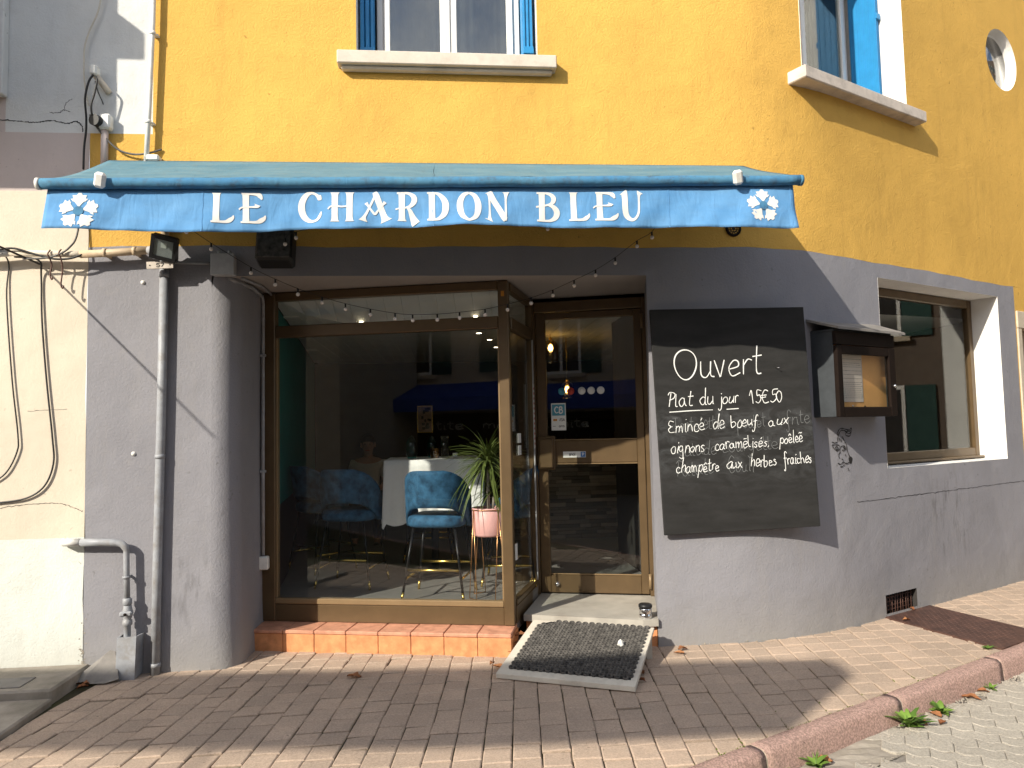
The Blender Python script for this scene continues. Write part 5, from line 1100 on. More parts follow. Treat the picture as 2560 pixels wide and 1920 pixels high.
# ---- dry leaves and weeds
def dry_leaf(p, sz, seed, label):
    rg = random.Random(seed); k = MB(); a0 = rg.uniform(0, 6.28); n = 5
    # chestnut-like leaf: curled lobed blade with a midrib fold
    pts = []; L = sz
    for i in range(9):
        f = i / 8; wv = sz * .34 * sin(pi * f ** .8) * (1 + .25 * sin(i * 2.5)); lift = .012 * sin(pi * f) + .010 * rg.random()
        pts.append((L * (f - .5), wv, lift))
    V = [(x, 0, z * .4 + .003) for x, w_, z in pts] + [(x, w_, z + .006) for x, w_, z in pts] + [(x, -w_ * .8, z * 1.2 + .004) for x, w_, z in pts]
    V = [(p[0] + x * cos(a0) - y_ * sin(a0), p[1] + x * sin(a0) + y_ * cos(a0), p[2] + z) for x, y_, z in V]
    k.mesh(V, [(i, i + 1, 10 + i, 9 + i) for i in range(8)] + [(i, 18 + i, 19 + i, i + 1) for i in range(8)], True)
    tag(k.build('dry_leaf', 'dry', recalc=False), label, 'leaf', 'dry leaves on the ground')
lv = [((-.60, -.335, .004), .10, 'single brown leaf lying alone on the shaded pavers below the shop window'), ((.335, -.30, .004), .09, 'orange leaf at the bottom left corner of the ramp'), ((.30, -.22, .004), .05, 'small pale leaf against the step beside the ramp'),
      ((1.655, -.115, .004), .075, 'dry leaf at the foot of the grey wall right of the ramp'), ((1.60, -.20, .004), .075, 'curled orange leaf on the pavers just right of the ramp'), ((1.24, -.55, .004), .06, 'small leaf tucked under the right edge of the ramp'), ((1.20, -.70, .004), .05, 'tiny leaf beside the lower right corner of the ramp'),
      ((.50, .02, .06), .11, 'upright brown leaf caught between step and ramp, nearest the post'), ((.53, .08, .10), .12, 'tall curled leaf caught between step and ramp, behind the other'), ((.47, -.04, .03), .10, 'brown leaf low in the gap between step and ramp'),
      ((3.60, .30, .012), .06, 'small orange leaf on the cellar plate by the vent'), ((3.85, .60, .012), .06, 'orange leaf at the top corner of the cellar plate'), ((-2.33, -.20, .004), .09, 'brown leaf in the corner between doorstep and stone slab'), ((-2.30, -.27, .004), .07, 'reddish leaf just in front of the stone slab')]
for i, (p, s_, lab) in enumerate(lv): dry_leaf(p, s_, 40 + i, lab)
gl_ = [(1.17, .16, .07, 'orange leaf under the tall thistle weed by the kerb'), (1.24, .19, .07, 'flat orange leaf in front of the thistle weed'), (1.33, .26, .06, 'reddish leaf lying out on the road pavers'), (1.42, .17, .09, 'large curled leaf between the thistle and the next weed'), (1.85, .16, .11, 'long brown leaf lying along the kerb right of the weeds'), (2.02, .15, .07, 'small orange leaf at the kerb near the right edge'), (.40, .16, .08, 'crumpled leaf between the two front weeds')]
for i, (s, d, sz, lab) in enumerate(gl_): dry_leaf((*K(s, d), -.116), sz, 70 + i, lab)
def weed(p, n, L, wid, seed, label, up=.6, toothed=False):
    rg = random.Random(seed); t = thing('weed', label, 'weed', p, 'weeds growing along the kerb')
    for i in range(n + n // 2):
        thin = i >= n; a = 2 * pi * i / n + rg.uniform(-.4, .4); l_ = L * rg.uniform(.4, 1.15); el = up * rg.uniform(.3, 1.6); V = []; m_ = 7
        for j in range(m_):
            f = j / (m_ - 1); r = l_ * f * cos(el * (1 - f * .5)); z = l_ * (f * sin(el) - .45 * f * f * sin(el) * .9) + .004; w_ = wid * (.22 if thin else 1) * (sin(pi * min(1, f ** .9 * .93 + .05))) * (1 + (.45 if toothed and j % 2 else 0)); cx, cy = p[0] + r * cos(a), p[1] + r * sin(a)
            V += [(cx - w_ * sin(a), cy + w_ * cos(a), p[2] + z + w_ * .3), (cx, cy, p[2] + z), (cx + w_ * sin(a), cy - w_ * cos(a), p[2] + z + w_ * .3)]
        k = MB(); k.mesh(V, [(3 * j + q, 3 * j + 3 + q, 3 * j + 4 + q, 3 * j + 1 + q) for j in range(m_ - 1) for q in (0, 1)], True); k.build('leaf', 'weed', t, recalc=False)
weed((*K(.05, .16), -.125), 16, .092, .017, 1, 'broad leaved green weed at the bottom edge by the kerb', .7)
weed((*K(.33, .16), -.125), 12, .085, .015, 2, 'small green weed at a kerb joint, second from the bottom edge', .8)
weed((*K(1.15, .165), -.125), 24, .14, .014, 3, 'tall jagged thistle weed standing against the kerb', 1.0, True)
weed((*K(1.50, .16), -.125), 20, .09, .018, 4, 'leafy bright green weed right of the thistle', .9)
weed((*K(2.12, .15), -.122), 9, .06, .010, 5, 'tiny green weed at the kerb near the right edge', .7)
weed((3.70, -.44, 0), 14, .06, .008, 6, 'low green weed at the corner of the cellar plate', .5)

# ================================================================== DINING ROOM INSIDE
DR = thing('dining_room', 'dark dining room behind the shop window with teal wall and pale ceiling', 'room', (1, 3, .2))
FP = [(-1.34, .66), (.46, .19), (.50, .19), (.80, .99), (1.72, .74), (4.2, 1.7), (5.8, 2.2), (5.8, 6.2), (-1.96, 6.2)]
k = MB(); k.prism(FP, .10, .280); k.build('floor', 'floor', DR)
# ceiling boards
k = MB(); k.face([(p[0], p[1], 2.672) for p in FP]); k.build('ceiling', 'ceil', DR)
for i in range(34):
    a = -1.9 + i * .149; yb = .70 - (a + 1.34) * .2568 if a < .46 else (1.02 if a < 1.72 else 1.05 + (a - 1.72) * .4); yb = max(.26, yb) + .05
    if a < -1.36: yb = .75 + (-1.36 - a) * 9.2
    if yb > 5.8: continue
    k = MB(); k.box((a + .003, yb, 2.655), (a + .146, 6.18, 2.671)); k.build('ceiling_board', 'ceil', DR)
for i in range(13):
    a = -1.85 + i * .141; zb_ = max(0, .12 - i * .035)
    k = MB(); k.slab([MW @ Vector(p) for p in ((a + .0025, .085, 2.652), (a + .1385, .085, 2.652), (a + .1385, .21, 2.43 + zb_), (a + .0025, .21, 2.43 + zb_ + .035 * (zb_ > 0)))], (0, .012, .004)); k.build('sloped_board', 'ceil', DR)
k = MB(); k.slab([(-1.345, .66, .98), (-1.955, 6.19, .98), (-1.955, 6.19, 2.66), (-1.345, .66, 2.66)], (-.05, 0, 0)); k.build('teal_wall', 'teal', DR)
k = MB(); k.slab([(-1.345, .66, .2), (-1.955, 6.19, .2), (-1.955, 6.19, .978), (-1.345, .66, .978)], (-.04, 0, 0)); k.build('wainscot', 'darkw', DR)
k = MB(); k.box((-1.95, 6.19, .2), (5.8, 6.25, 2.66)); k.build('back_wall', 'dark', DR)
k = MB(); k.box((5.75, 2.3, .2), (5.8, 6.18, 2.66)); k.slab([(1.76, .80, .2), (5.75, 2.30, .2), (5.75, 2.30, 1.0), (1.76, .80, 1.0)], (0, .04, 0)); k.build('side_wall', 'dark', DR)
k = MB(); k.box((1.74, .80, .2), (1.78, 2.1, 2.65)); k.build('partition', 'dark', DR)
for x_ in (-1.22, -.29):
    md_ = MW @ Matrix.Translation((x_, .187, 2.462)) @ Matrix.Rotation(radians(62), 4, 'X'); k = MB(); k.lathe([(.016, -.001), (.036, -.003), (.040, .0), (.038, .012)], n=18, mtx=md_); d = k.build('downlight', 'white_pl', DR); k = MB(); k.lathe([(0, .001), (.016, .001)], n=14, mtx=md_); k.build('lamp', 'down_on', d, recalc=False)
for i, (x, y_) in enumerate(((.41, 2.8), (.565, 3.4), (.70, 4.2), (2.6, 3.0), (3.4, 2.6))):
    k = MB(); k.lathe([(.030, -.002), (.052, -.004), (.055, .0), (.055, .004)], (x, y_, 2.654), 18); d = k.build('downlight', 'white_pl', DR); k = MB(); k.lathe([(0, 0), (.030, 0)], (x, y_, 2.6525), 14); k.build('lamp', 'down_on', d, recalc=False)
# bar counter with split stone front, back shelf and bottles
br = thing('bar_counter', 'bar counter faced with split stone strips seen through the entrance door', 'bar', (2.2, 3.5, .2))
k = MB(); k.box((.75, 3.42, .2), (3.9, 3.95, 1.27)); k.build('counter_body', 'dark', br); k = MB(); k.bbox((.70, 3.34, 1.272), (3.95, 4.02, 1.315), .008); k.build('counter_top', 'brown', br)
rg = random.Random(12); z = .205
while z < 1.24:
    h = rg.choice((.035, .042, .05)); x = .75 - rg.uniform(0, .15)
    while x < 3.0:
        l_ = rg.uniform(.12, .34); a = max(x, .752); k = MB(); k.bbox((a, 3.385 + rg.uniform(0, .018), z), (x + l_ - .003, 3.419, z + h - .003), .003)
        if x + l_ - a > .03: k.build('stone_strip', 'stonew', br, recalc=False)
        x += l_
    z += h
k = MB(); k.bbox((1.2, 5.75, 1.25), (4.2, 6.1, 1.29), .005); k.bbox((1.2, 5.75, 1.70), (4.2, 6.1, 1.735), .005); tag(k.build('bar_shelf', 'brown'), 'dark back shelf behind the bar', 'shelf')
def bottle(x, y_, z, h, r, m, lab):
    k = MB(); k.lathe([(0, 0), (r, 0), (r, h * .58), (r * .35, h * .76), (r * .32, h * .97), (r * .38, h), (0, h)], (x, y_, z), 12); tag(k.build('bottle', m), lab, 'bottle', 'bottles behind the bar')
for i in range(14): bottle(1.3 + i * .19 + rg.uniform(-.03, .03), 5.9, 1.29, rg.uniform(.24, .32), .036, rg.choice(('amber', 'teal_glass', 'clear')), 'dim bottle standing on the shelf behind the bar')
jar = MB(); jar.lathe([(0, 0), (.09, 0), (.11, .06), (.11, .16), (.06, .22), (.02, .24), (.03, .27), (0, .28)], (2.2, 3.6, 1.315), 16); tag(jar.build('glass_jar', 'amber'), 'amber lidded glass jar on the bar counter', 'jar')
k = MB(); k.bbox((2.42, 3.52, 1.315), (2.55, 3.62, 1.45), .01); tag(k.build('card_holder', 'paper'), 'pale card holder on the bar counter', 'card holder')
# pendants
def pendant(x, y_, z, r, h, lab, on=True):
    t = thing('pendant_lamp', lab, 'lamp', (x, y_, z), 'amber glass pendant lamps'); k = MB(); n = 7
    pr = [(r * sin(pi / 2 * i / n), z + h - r + r * cos(pi / 2 * i / n)) for i in range(n + 1)] + [(r, z + r * .4), (r * .92, z)]
    k.lathe([(a, b - z) for a, b in pr], (x, y_, z), 20); k.build('shade', 'amber', t, recalc=False)
    k = MB(); k.tube([(x, y_, z + h), (x, y_, 2.66)], .004, 6); k.build('cord', 'gold', t); k = MB(); k.tube([(x, y_, z + h - .05), (x, y_, z + h + .02)], .018, 10); k.build('holder', 'gold', t)
    k = MB(); k.lathe([(0, -.045), (.018, -.04), (.028, -.015), (.024, .01), (.012, .03), (0, .03)], (x, y_, z + h - .09), 12); k.build('bulb', 'bulb_on' if on else 'bulb', t)
pendant(1.235, 3.0, 2.33, .085, .27, 'lit amber glass pendant lamp hanging highest, near the left edge of the door glass')
pendant(1.45, 3.2, 1.93, .075, .20, 'lower amber glass pendant lamp above the row of round stickers')
pendant(2.09, 3.1, 2.04, .085, .22, 'amber glass pendant lamp near the right edge of the door glass')
pendant(4.55, 2.75, 1.98, .11, .24, 'round glass pendant seen through the dining room window', False)
# framed picture
t = thing('framed_picture', 'small framed picture on the back wall above the table', 'picture', (-.28, 6.15, 1.58)); k = MB(); k.bbox((-.40, 6.15, 1.56), (-.16, 6.188, 1.98), .004); k.build('frame', 'gold', t); k = MB(); k.box((-.385, 6.146, 1.575), (-.175, 6.149, 1.965)); k.build('print', 'paper', t)
k = MB(); rg = random.Random(3)
for i in range(16): x, z_ = rg.uniform(-.37, -.22), rg.uniform(1.6, 1.92); k.box((x, 6.1435 - i * .00005, z_), (x + rg.uniform(.02, .05), 6.1455 - i * .00005, z_ + rg.uniform(.02, .06)))
k.build('printed_shapes', 'ink', t, recalc=False)
# high table with white cloth
t = thing('bar_table', 'square high bar table hidden under a white cloth', 'table', (-.09, 1.56, .28)); k = MB(); k.bbox((-.49, 1.17, 1.302), (.31, 1.95, 1.33), .005); k.build('tabletop', 'wood', t); k = MB(); k.tube([(-.09, 1.56, .30), (-.09, 1.56, 1.30)], .035, 12); k.lathe([(0, 0), (.24, 0), (.24, .012), (0, .03)], (-.09, 1.56, .281), 20); k.build('pedestal', 'leg', t)
k = MB(); rg = random.Random(6); per = []
hx, hy, cx, cy = .425, .41, -.09, 1.56
for i in range(160):
    u = i / 40; s_ = int(u); f = u - s_; c = [(-1, -1), (1, -1), (1, 1), (-1, 1)]; a, b = c[s_ % 4], c[(s_ + 1) % 4]; per.append((cx + hx * (a[0] + (b[0] - a[0]) * f), cy + hy * (a[1] + (b[1] - a[1]) * f), i))
rings = []
for j in range(9):
    f = j / 8; row = []
    for x, y_, i in per:
        dx, dy = x - cx, y_ - cy; w_ = f * (.022 * sin(i * .55 + .4 * sin(i * .21)) + .012 * sin(i * 1.3 + 1)) + .02 * f; d = hypot(dx, dy); drop = .50 + .05 * sin(i * .3) + (.06 if (i % 40) in (0, 1, 39) else 0)
        row.append((x + dx / d * w_, y_ + dy / d * w_, 1.336 - (0 if j == 0 else .008) - f * drop))
    rings.append(row)
V = [p for r_ in rings for p in r_]; k.mesh(V, [(j * 160 + i, j * 160 + (i + 1) % 160, (j + 1) * 160 + (i + 1) % 160, (j + 1) * 160 + i) for j in range(8) for i in range(160)], True); k.face(rings[0]); tag(k.build('tablecloth', 'cloth'), 'white linen cloth draped over the high table behind the stool', 'tablecloth')
for (x, y_, h, r, lab) in ((-.29, 1.50, .20, .055, 'pointed teal glass vase standing left on the white table'), (-.11, 1.68, .19, .05, 'teal glass vase standing behind the tumblers on the white table')):
    k = MB(); k.lathe([(0, 0), (r * .7, 0), (r, h * .3), (r * .9, h * .7), (r * .35, h), (0, h * 1.05)], (x, y_, 1.337), 14); tag(k.build('glass_vase', 'teal_glass'), lab, 'vase', 'vases on the table')
for (x, y_, h, r, m, lab) in ((-.08, 1.38, .09, .042, 'amber', 'amber glass tumbler on the white table'), (.01, 1.52, .20, .038, 'clear', 'tall clear glass on the white table'), (.10, 1.37, .045, .022, 'stick', 'small white candle on the white table')):
    k = MB(); k.lathe([(0, .004), (r * .9, .004), (r, h), (r - .003, h), (r * .86, .008), (0, .008)], (x, y_, 1.337), 16); tag(k.build('glass_tumbler' if m != 'stick' else 'candle', m), lab, 'glass' if m != 'stick' else 'candle')
# velvet bar stools
def stool():
    t = thing('bar_stool', 'sunlit blue velvet bar stool with brass foot rails nearest the window', 'bar stool', (0, 0, 0), 'blue velvet bar stools'); sz = .60
    k = MB(); n = 40; pr = []
    def srect(a, hx, hy, e=3.2): c, s_ = cos(a), sin(a); return (hx * abs(c) ** (2 / e) * (1 if c > 0 else -1), hy * abs(s_) ** (2 / e) * (1 if s_ > 0 else -1))
    for sc, z_ in ((.0, .0), (.85, .0), (.97, .012), (1, .035), (1, .06), (.95, .085), (.8, .097), (.0, .10)): pr.append([(*srect(2 * pi * i / n, .235 * sc, .22 * sc), sz - .045 + z_) for i in range(n)])
    k.mesh([p for r_ in pr for p in r_], [(j * n + i, j * n + (i + 1) % n, (j + 1) * n + (i + 1) % n, (j + 1) * n + i) for j in range(len(pr) - 1) for i in range(n)], True); k.build('seat', 'velvet', t)
    k = MB(); m_ = 32; V = []; nr = 8
    for i in range(m_ + 1):
        a = radians(-118 + 236 * i / m_); f = abs(a) / radians(118); zt = sz + .40 - .34 * max(0, (f - .22) / .78) ** 1.7; zb_ = sz + .105 - .155 * min(1, max(0, (f - .30) / .42)) ** 1.5
        if f < .30: zb_ = sz + .105 + .012 * cos(f * 5)
        for j in range(nr + 1):
            z_ = zb_ + (max(zt, zb_ + .04) - zb_) * j / nr; lean = .05 * (z_ - sz) / .4; rx, ry = .262, .252 + lean
            for o_ in (0, 1): V.append(((rx - .034 * o_) * sin(a), -(ry - .034 * o_) * cos(a) - lean * .3, z_))
    st_ = (nr + 1) * 2; F = []
    for i in range(m_):
        for j in range(nr): b = i * st_ + 2 * j; F += [(b, b + st_, b + st_ + 2, b + 2), (b + 1, b + 3, b + st_ + 3, b + st_ + 1)]
        b = i * st_; F += [(b, b + 1, b + st_ + 1, b + st_)]; b = i * st_ + 2 * nr; F += [(b, b + st_, b + st_ + 1, b + 1)]
    for b in (0, m_ * st_): F += [(b + 2 * j, b + 2 * j + 2, b + 2 * j + 3, b + 2 * j + 1) for j in range(nr)]
    k.mesh(V, F, True); k.build('backrest', 'velvet', t)
    ft = {}
    for sx in (-1, 1):
        for sy in (-1, 1):
            top = Vector((sx * .165, sy * .15, sz - .045)); bot = Vector((sx * .245, sy * .225, 0)); mid = bot.lerp(top, .13); ft[(sx, sy)] = (top, bot)
            k = MB(); k.tube([top, mid], [.012, .0105], 8); lg = k.build('leg', 'leg', t); k = MB(); k.tube([mid, bot], [.0115, .010], 8); k.build('brass_tip', 'gold', lg)
    at = lambda c, z_: ft[c][1].lerp(ft[c][0], z_ / (sz - .045))
    for a, b, z_ in (((-1, -1), (1, -1), .235), ((-1, 1), (1, 1), .235), ((-1, -1), (-1, 1), .17), ((1, -1), (1, 1), .17)): k = MB(); k.tube([at(a, z_), at(b, z_)], .010, 8); k.build('foot_rail', 'gold', t)
    return t
st0 = stool()
st0.location = (-.045, .665, .28); st0.rotation_euler.z = radians(-15)
def put(x, y_, rz, lab): c = copy_tree(st0); c.location = (x, y_, .28); c.rotation_euler.z = rz; c['label'] = lab; return c
put(-.80, 1.27, radians(-16), 'dark blue bar stool standing left of the white table in shadow'); put(.56, 1.12, radians(80), 'bar stool partly hidden behind the potted plant'); put(-1.18, 2.05, radians(-50), 'bar stool deep in the dark left corner by the teal wall'); put(-.15, 2.40, radians(175), 'bar stool on the far side of the white table')
# potted dracaena on a copper wire stand
pp = thing('potted_plant', 'spiky green dracaena in a pink pot on a copper wire stand', 'plant', (.345, .56, .28)); px, py = .345, .56
k = MB(); k.lathe([(0, .755), (.118, .755), (.130, .77), (.134, .972), (.129, .975), (.124, .957), (0, .952)], (px, py, 0), 32); k.build('pot', 'pink', pp)
k = MB(); k.lathe([(0, .956), (.123, .956)], (px, py, 0), 20); k.build('soil', 'bed', pp, recalc=False)
k = MB(); k.tube([(px + .139 * cos(2 * pi * i / 28), py + .139 * sin(2 * pi * i / 28), .962) for i in range(29)], .0035, 6); k.build('stand_ring', 'copper', pp)
for i in range(4):
    a = 2 * pi * i / 4 + .5; top = (px + .139 * cos(a), py + .139 * sin(a), .962)
    for da in (-.33, .33): k = MB(); k.tube([top, (px + .165 * cos(a + da), py + .165 * sin(a + da), .283)], .0035, 6); k.build('stand_rod', 'copper', pp)
    k = MB(); k.tube([(px + .165 * cos(a - .33), py + .165 * sin(a - .33), .284), (px + .165 * cos(a + .33), py + .165 * sin(a + .33), .284)], .0035, 6); k.build('stand_rod', 'copper', pp)
rg = random.Random(21)
for (bx, by, zt, n_, L_) in ((0, 0, 1.37, 230, .34), (.05, .02, 1.12, 66, .24)):
    k = MB(); k.tube([(px + bx * .6, py + by * .6, .95), (px + bx, py + by, zt)], [.013, .009], 8); k.build('stem', 'sill', pp)
    for i in range(n_):
        a = rg.uniform(0, 2 * pi); el = rg.uniform(-.35, 1.45); l_ = L_ * rg.uniform(.6, 1.1); z0 = zt - rg.uniform(0, .10); k = MB(); V = []; droop = rg.uniform(.5, 1.3) * l_ * (1.1 - el * .5)
        for j in range(7):
            f = j / 6; r = l_ * f * cos(el * (1 - .4 * f)); z_ = z0 + l_ * f * sin(el) - droop * f * f * .8; w_ = .0078 * (1 - f ** 2.2) + .0006
            V += [(px + bx + r * cos(a) - w_ * sin(a), py + by + r * sin(a) + w_ * cos(a), z_), (px + bx + r * cos(a) + w_ * sin(a), py + by + r * sin(a) - w_ * cos(a), z_ + .002)]
        wnd = min(v[0] * .2487 + v[1] * .9686 for v in V)
        if wnd < .497 * .2487 + .144 * .9686 + .03 or max(v[2] for v in V) > 2: continue
        k.mesh(V, [(2 * j, 2 * j + 1, 2 * j + 3, 2 * j + 2) for j in range(6)], True); k.build('leaf', 'leaf', pp, recalc=False)

# ---- seated guest deep in the room
def skin_body(name, joints, edges, radii, m, parent, root=0, sub=2):
    me = bpy.data.meshes.new(name); me.from_pydata(joints, edges, []); o = link(name, me, m, parent); md = o.modifiers.new('skin', 'SKIN'); md.use_smooth_shade = True
    for i, r in enumerate(radii):
        v = me.skin_vertices[0].data[i]; v.radius = (r, r) if not isinstance(r, tuple) else r; v.use_root = i == root
    sb_ = o.modifiers.new('sub', 'SUBSURF'); sb_.levels = sub; sb_.render_levels = sub; return o
gx, gy, gz = -.93, 4.0, .22
pe = thing('person', 'seated guest in a pale grey T-shirt at the back left of the dining room', 'person', (gx, gy, gz))
G = lambda x, y_, z: (gx + x, gy + y_, gz + z)
J = [G(0, 0, .55), G(0, -.01, .70), G(0, -.02, .88), G(0, -.03, 1.00), G(0, -.035, 1.06), G(0, -.04, 1.12), G(0, -.05, 1.20), G(0, -.045, 1.26),
     G(-.17, -.02, .98), G(-.22, -.04, .74), G(-.13, -.25, .66), G(.17, -.02, .98), G(.22, -.04, .74), G(.12, -.25, .66),
     G(-.10, -.02, .52), G(-.13, -.42, .53), G(-.13, -.38, .10), G(-.13, -.50, .04), G(.10, -.02, .52), G(.13, -.42, .53), G(.13, -.38, .10), G(.13, -.50, .04), G(-.10, -.32, .65), G(.09, -.32, .65)]
Eg = [(0, 1), (1, 2), (2, 3), (3, 4), (4, 5), (5, 6), (6, 7), (3, 8), (8, 9), (9, 10), (10, 22), (3, 11), (11, 12), (12, 13), (13, 23), (0, 14), (14, 15), (15, 16), (16, 17), (0, 18), (18, 19), (19, 20), (20, 21)]
Rd = [.13, .12, .135, .11, .05, .055, .085, .075, .055, .042, .030, .055, .042, .030, .085, .065, .04, .035, .085, .065, .04, .035, (.036, .018), (.036, .018)]
skin_body('body', J, Eg, Rd, 'skin', pe)
sj = [J[0], J[1], J[2], J[3], J[8], tuple(Vector(J[8]).lerp(Vector(J[9]), .75)), J[11], tuple(Vector(J[11]).lerp(Vector(J[12]), .75))]
skin_body('t_shirt', sj, [(0, 1), (1, 2), (2, 3), (3, 4), (4, 5), (3, 6), (6, 7)], [.15, .145, .155, .125, .075, .066, .075, .066], 'shirt', pe)
skin_body('trousers', [J[0], J[14], J[15], J[16], J[18], J[19], J[20]], [(0, 1), (1, 2), (2, 3), (0, 4), (4, 5), (5, 6)], [.14, .098, .078, .055, .098, .078, .055], 'jeans', pe)
for s in (-1, 1):
    k = MB(); k.bbox((gx + s * .13 - .045, gy - .60, gz), (gx + s * .13 + .045, gy - .34, gz + .08), .03); k.build('shoe', 'black', pe)
    h = Vector(J[22] if s < 0 else J[23])
    for f_ in range(4): k = MB(); a = h + Vector((s * (-.024 + .016 * f_), -.03, .002)); k.tube([a, a + Vector((0, -.035, -.002)), a + Vector((0, -.06 + .004 * abs(f_ - 1), -.022))], [.009, .0085, .007], 6); k.build('finger', 'skin', pe)
    k = MB(); a = h + Vector((-s * .03, .0, .004)); k.tube([a, a + Vector((-s * .02, -.02, 0)), a + Vector((-s * .02, -.045, -.006))], [.010, .009, .008], 6); k.build('thumb', 'skin', pe)
k = MB(); bmx = bmesh.new(); bmesh.ops.create_uvsphere(bmx, u_segments=18, v_segments=12, radius=1); V = [(gx + p.co.x * .088, gy - .035 + p.co.y * .098 + .012, gz + 1.245 + p.co.z * .098) if p.co.z > -.25 and not (p.co.y < -.55 and p.co.z < .45) else (gx + p.co.x * .078, gy - .02 + p.co.y * .07, gz + 1.22 + p.co.z * .07) for p in bmx.verts]
k.mesh(V, [[q.index for q in f.verts] for f in bmx.faces], True); bmx.free(); k.build('hair', 'hair', pe)
k = MB(); k.tube([G(0, -.135, 1.225), G(0, -.155, 1.19), G(0, -.14, 1.178)], [.008, .014, .010], 8); k.build('nose', 'skin', pe)
for s in (-1, 1):
    k = MB(); k.lathe([(0, -.008), (.010, -.004), (.012, 0), (.010, .004), (0, .008)], G(s * .032, -.125, 1.222), 10); k.build('eye', 'pen', pe); k = MB(); k.bbox((gx + s * .083 - .008, gy - .06, gz + 1.18), (gx + s * .083 + .008, gy - .02, gz + 1.24), .006); k.build('ear', 'skin', pe)
k = MB(); k.tube([G(-.024, -.122, 1.145), G(0, -.132, 1.143), G(.024, -.122, 1.145)], .005, 6); k.build('mouth', 'red', pe)
k = MB(); k.bbox((gx - .21, gy - .19, .66), (gx + .21, gy + .20, .71), .01); k.bbox((gx - .20, gy + .18, .712), (gx + .20, gy + .21, 1.14), .01)
cr = thing('dining_chair', 'dark dining chair under the seated guest', 'chair', (gx, gy, .28)); k.build('seat_and_back', 'darkw', cr)
for sx in (-.18, .18):
    for sy in (-.16, .18): k = MB(); k.tube([(gx + sx, gy + sy, .281), (gx + sx, gy + sy, .66)], .015, 8); k.build('leg', 'leg', cr)
# room behind the dining-room window
k = MB(); k.slab([MR @ Vector(p) for p in ((.95, 2.4, .2), (4.3, 2.4, .2), (4.3, 2.4, 2.66), (.95, 2.4, 2.66))], (0, .04, 0)); k.build('far_partition', 'dark', DR)

# ================================================================== ACROSS THE STREET (seen only as reflections, plus a canopy added to shade the pavers)
def house(name, label, x0, x1, yf, h, wins, m='opp', dep=7):
    t = thing(name, label, 'building', ((x0 + x1) / 2, yf, 0)); k = MB(); k.box((x0, yf - dep, -.13), (x1, yf, h)); k.build('wall', m, t)
    for (a, b, z0, z1) in wins:
        k = MB(); k.box((a, yf + .001, z0), (b, yf + .03, z1)); wd = k.build('window', 'white_fr', t); mid = (a + b) / 2
        for p, q in ((a + .07, mid - .04), (mid + .04, b - .07)): k = MB(); k.box((p, yf + .031, z0 + .08), (q, yf + .036, z1 - .08)); k.build('pane', 'dark', wd)
        for p, q in ((a - .55, a - .02), (b + .02, b + .55)): k = MB(); k.box((p, yf + .001, z0), (q, yf + .05, z1)); k.build('shutter', 'oppsh', t)
        k = MB(); k.box((a - .15, yf + .001, z0 - .10), (b + .15, yf + .12, z0 - .002)); k.build('sill', 'trim', t)
    return t
YO = -11.0
ha = house('opposite_house', 'beige house with green shutters across the street', -9.0, 9.0, YO, 6.6, [(x, x + 1.1, 3.0, 4.6) for x in (-7.6, -4.6, -1.4, 2.0, 5.4)] + [(x, x + 1.0, 5.2, 6.3) for x in (-7.6, -4.6, -1.4, 2.0, 5.4)])
k = MB(); k.slab([(-9.3, YO + .5, 6.55), (9.3, YO + .5, 6.55), (9.3, YO - 3.5, 8.4), (-9.3, YO - 3.5, 8.4)], (0, 0, .12)); k.build('roof', 'roof', ha)
k = MB(); k.mesh([(1.2, YO + .3, 6.6), (6.2, YO + .3, 6.6), (3.7, YO + .3, 10.2), (1.2, YO - 4, 6.6), (6.2, YO - 4, 6.6), (3.7, YO - 4, 10.2)], [(0, 1, 2), (3, 5, 4), (0, 2, 5, 3), (1, 4, 5, 2)]); k.build('gable', 'roof', ha)
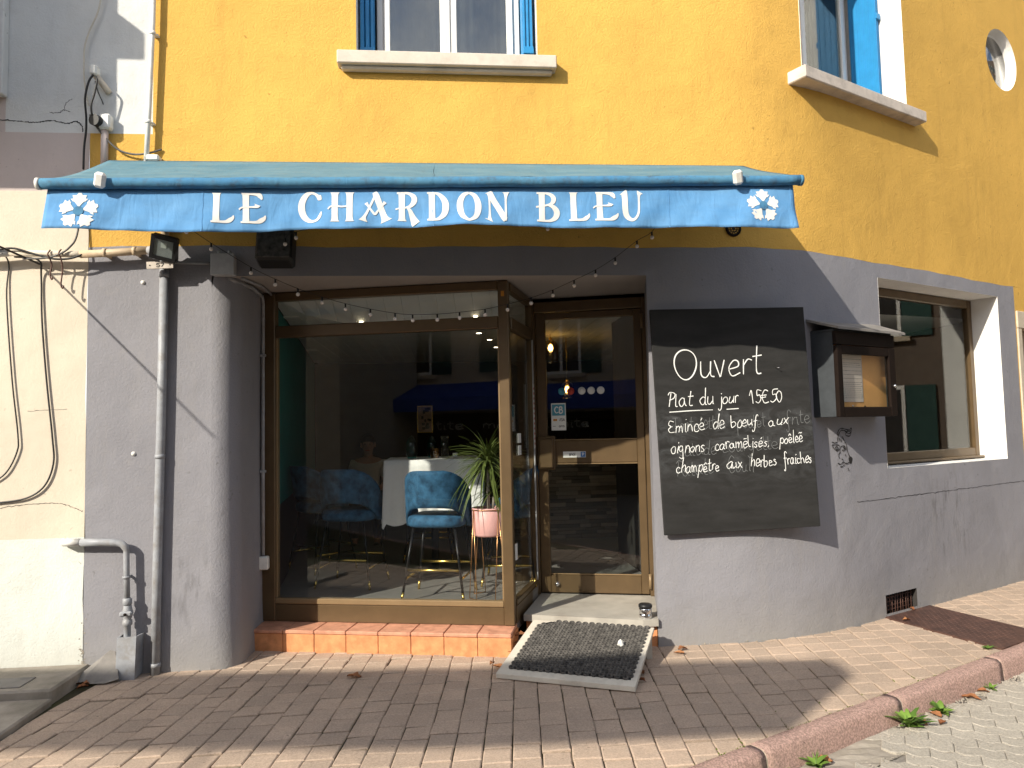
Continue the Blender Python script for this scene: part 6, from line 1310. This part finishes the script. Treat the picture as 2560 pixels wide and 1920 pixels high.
k = MB(); k.slab([(-8.5, YO + .05, 2.75), (-1, YO + .05, 2.75), (-1, YO + 1.2, 2.35), (-8.5, YO + 1.2, 2.35)], (0, 0, .01)); k.slab([(-8.5, YO + 1.2, 2.36), (-1, YO + 1.2, 2.36), (-1, YO + 1.2, 2.05), (-8.5, YO + 1.2, 2.05)], (0, .008, 0)); tag(k.build('navy_awning', 'navy'), 'navy blue awning of the restaurant across the street', 'awning')
k = MB(); k.box((-8.6, YO + .01, -.1), (-.8, YO + .04, 2.0)); k.build('shop_panels', 'brown', ha)
k = MB(); write(k, 'la', -7.9, -7.5, 1.62, .10, .04, lambda x, z, o: (x, YO + .045 + o, z), jit=0); write(k, 'Petite', -7.0, -5.6, 1.62, .12, .04, lambda x, z, o: (x, YO + .045 + o, z), jit=0); write(k, 'mar', -5.1, -4.2, 1.62, .12, .04, lambda x, z, o: (x, YO + .045 + o, z), jit=0); write(k, 'mite', -4.2, -3.3, 1.62, .12, .04, lambda x, z, o: (x, YO + .047 + o, z), jit=0)
k.build('shop_lettering', 'chalk', ha, recalc=False)
house('low_house', 'low beige house across the street under the added canopy', -30, -6.9, -7.7, 4.4, [(x, x + 1.1, 1.0, 2.6) for x in (-27, -22, -17, -12)], dep=3.2)
ch = house('corner_house', 'dark brown corner house facing the shop at the right end of the street', -9, 6, 0, 9.0, [(x, x + 1.0, z0, z0 + h_) for x in (-7.6, -5.2, -2.8, -.4, 2.0, 4.4) for z0, h_ in ((.2, 2.1), (3.3, 1.4), (6.2, 1.3))], m='oppd')
ch.location = (13.5, 1.0, 0); ch.rotation_euler.z = pi / 2
ZC = 5.0; sx, sy = -1.08 / .85 * ZC, -1 / .85 * ZC  # canopy out of view, added and outlined to cast the shadow band
cp = thing('shade_canopy', 'long unseen canopy added to cast the shadow band on the pavers', 'canopy', (-12, -6.5, 4.4))
po = [(p[0] + sx, p[1] + sy, ZC) for p in ((-12, .95), (-2.2, -.08), (2.45, -.50), (2.52, -.62), (2.48, -.84), (1.72, -1.55), (.16, -1.50), (-2.27, -1.18), (-12, -.2))]
k = MB(); k.slab(po, (0, 0, .04)); k.build('canvas', 'navy', cp)
for x in (-7.6, -11, -14.5, -17.5):
    k = MB(); k.tube([(x, -7.9, 4.4), (x, -7.9, 5.02), (x, -6.6, 5.02)], .02, 6); k.build('bracket', 'leg', cp)
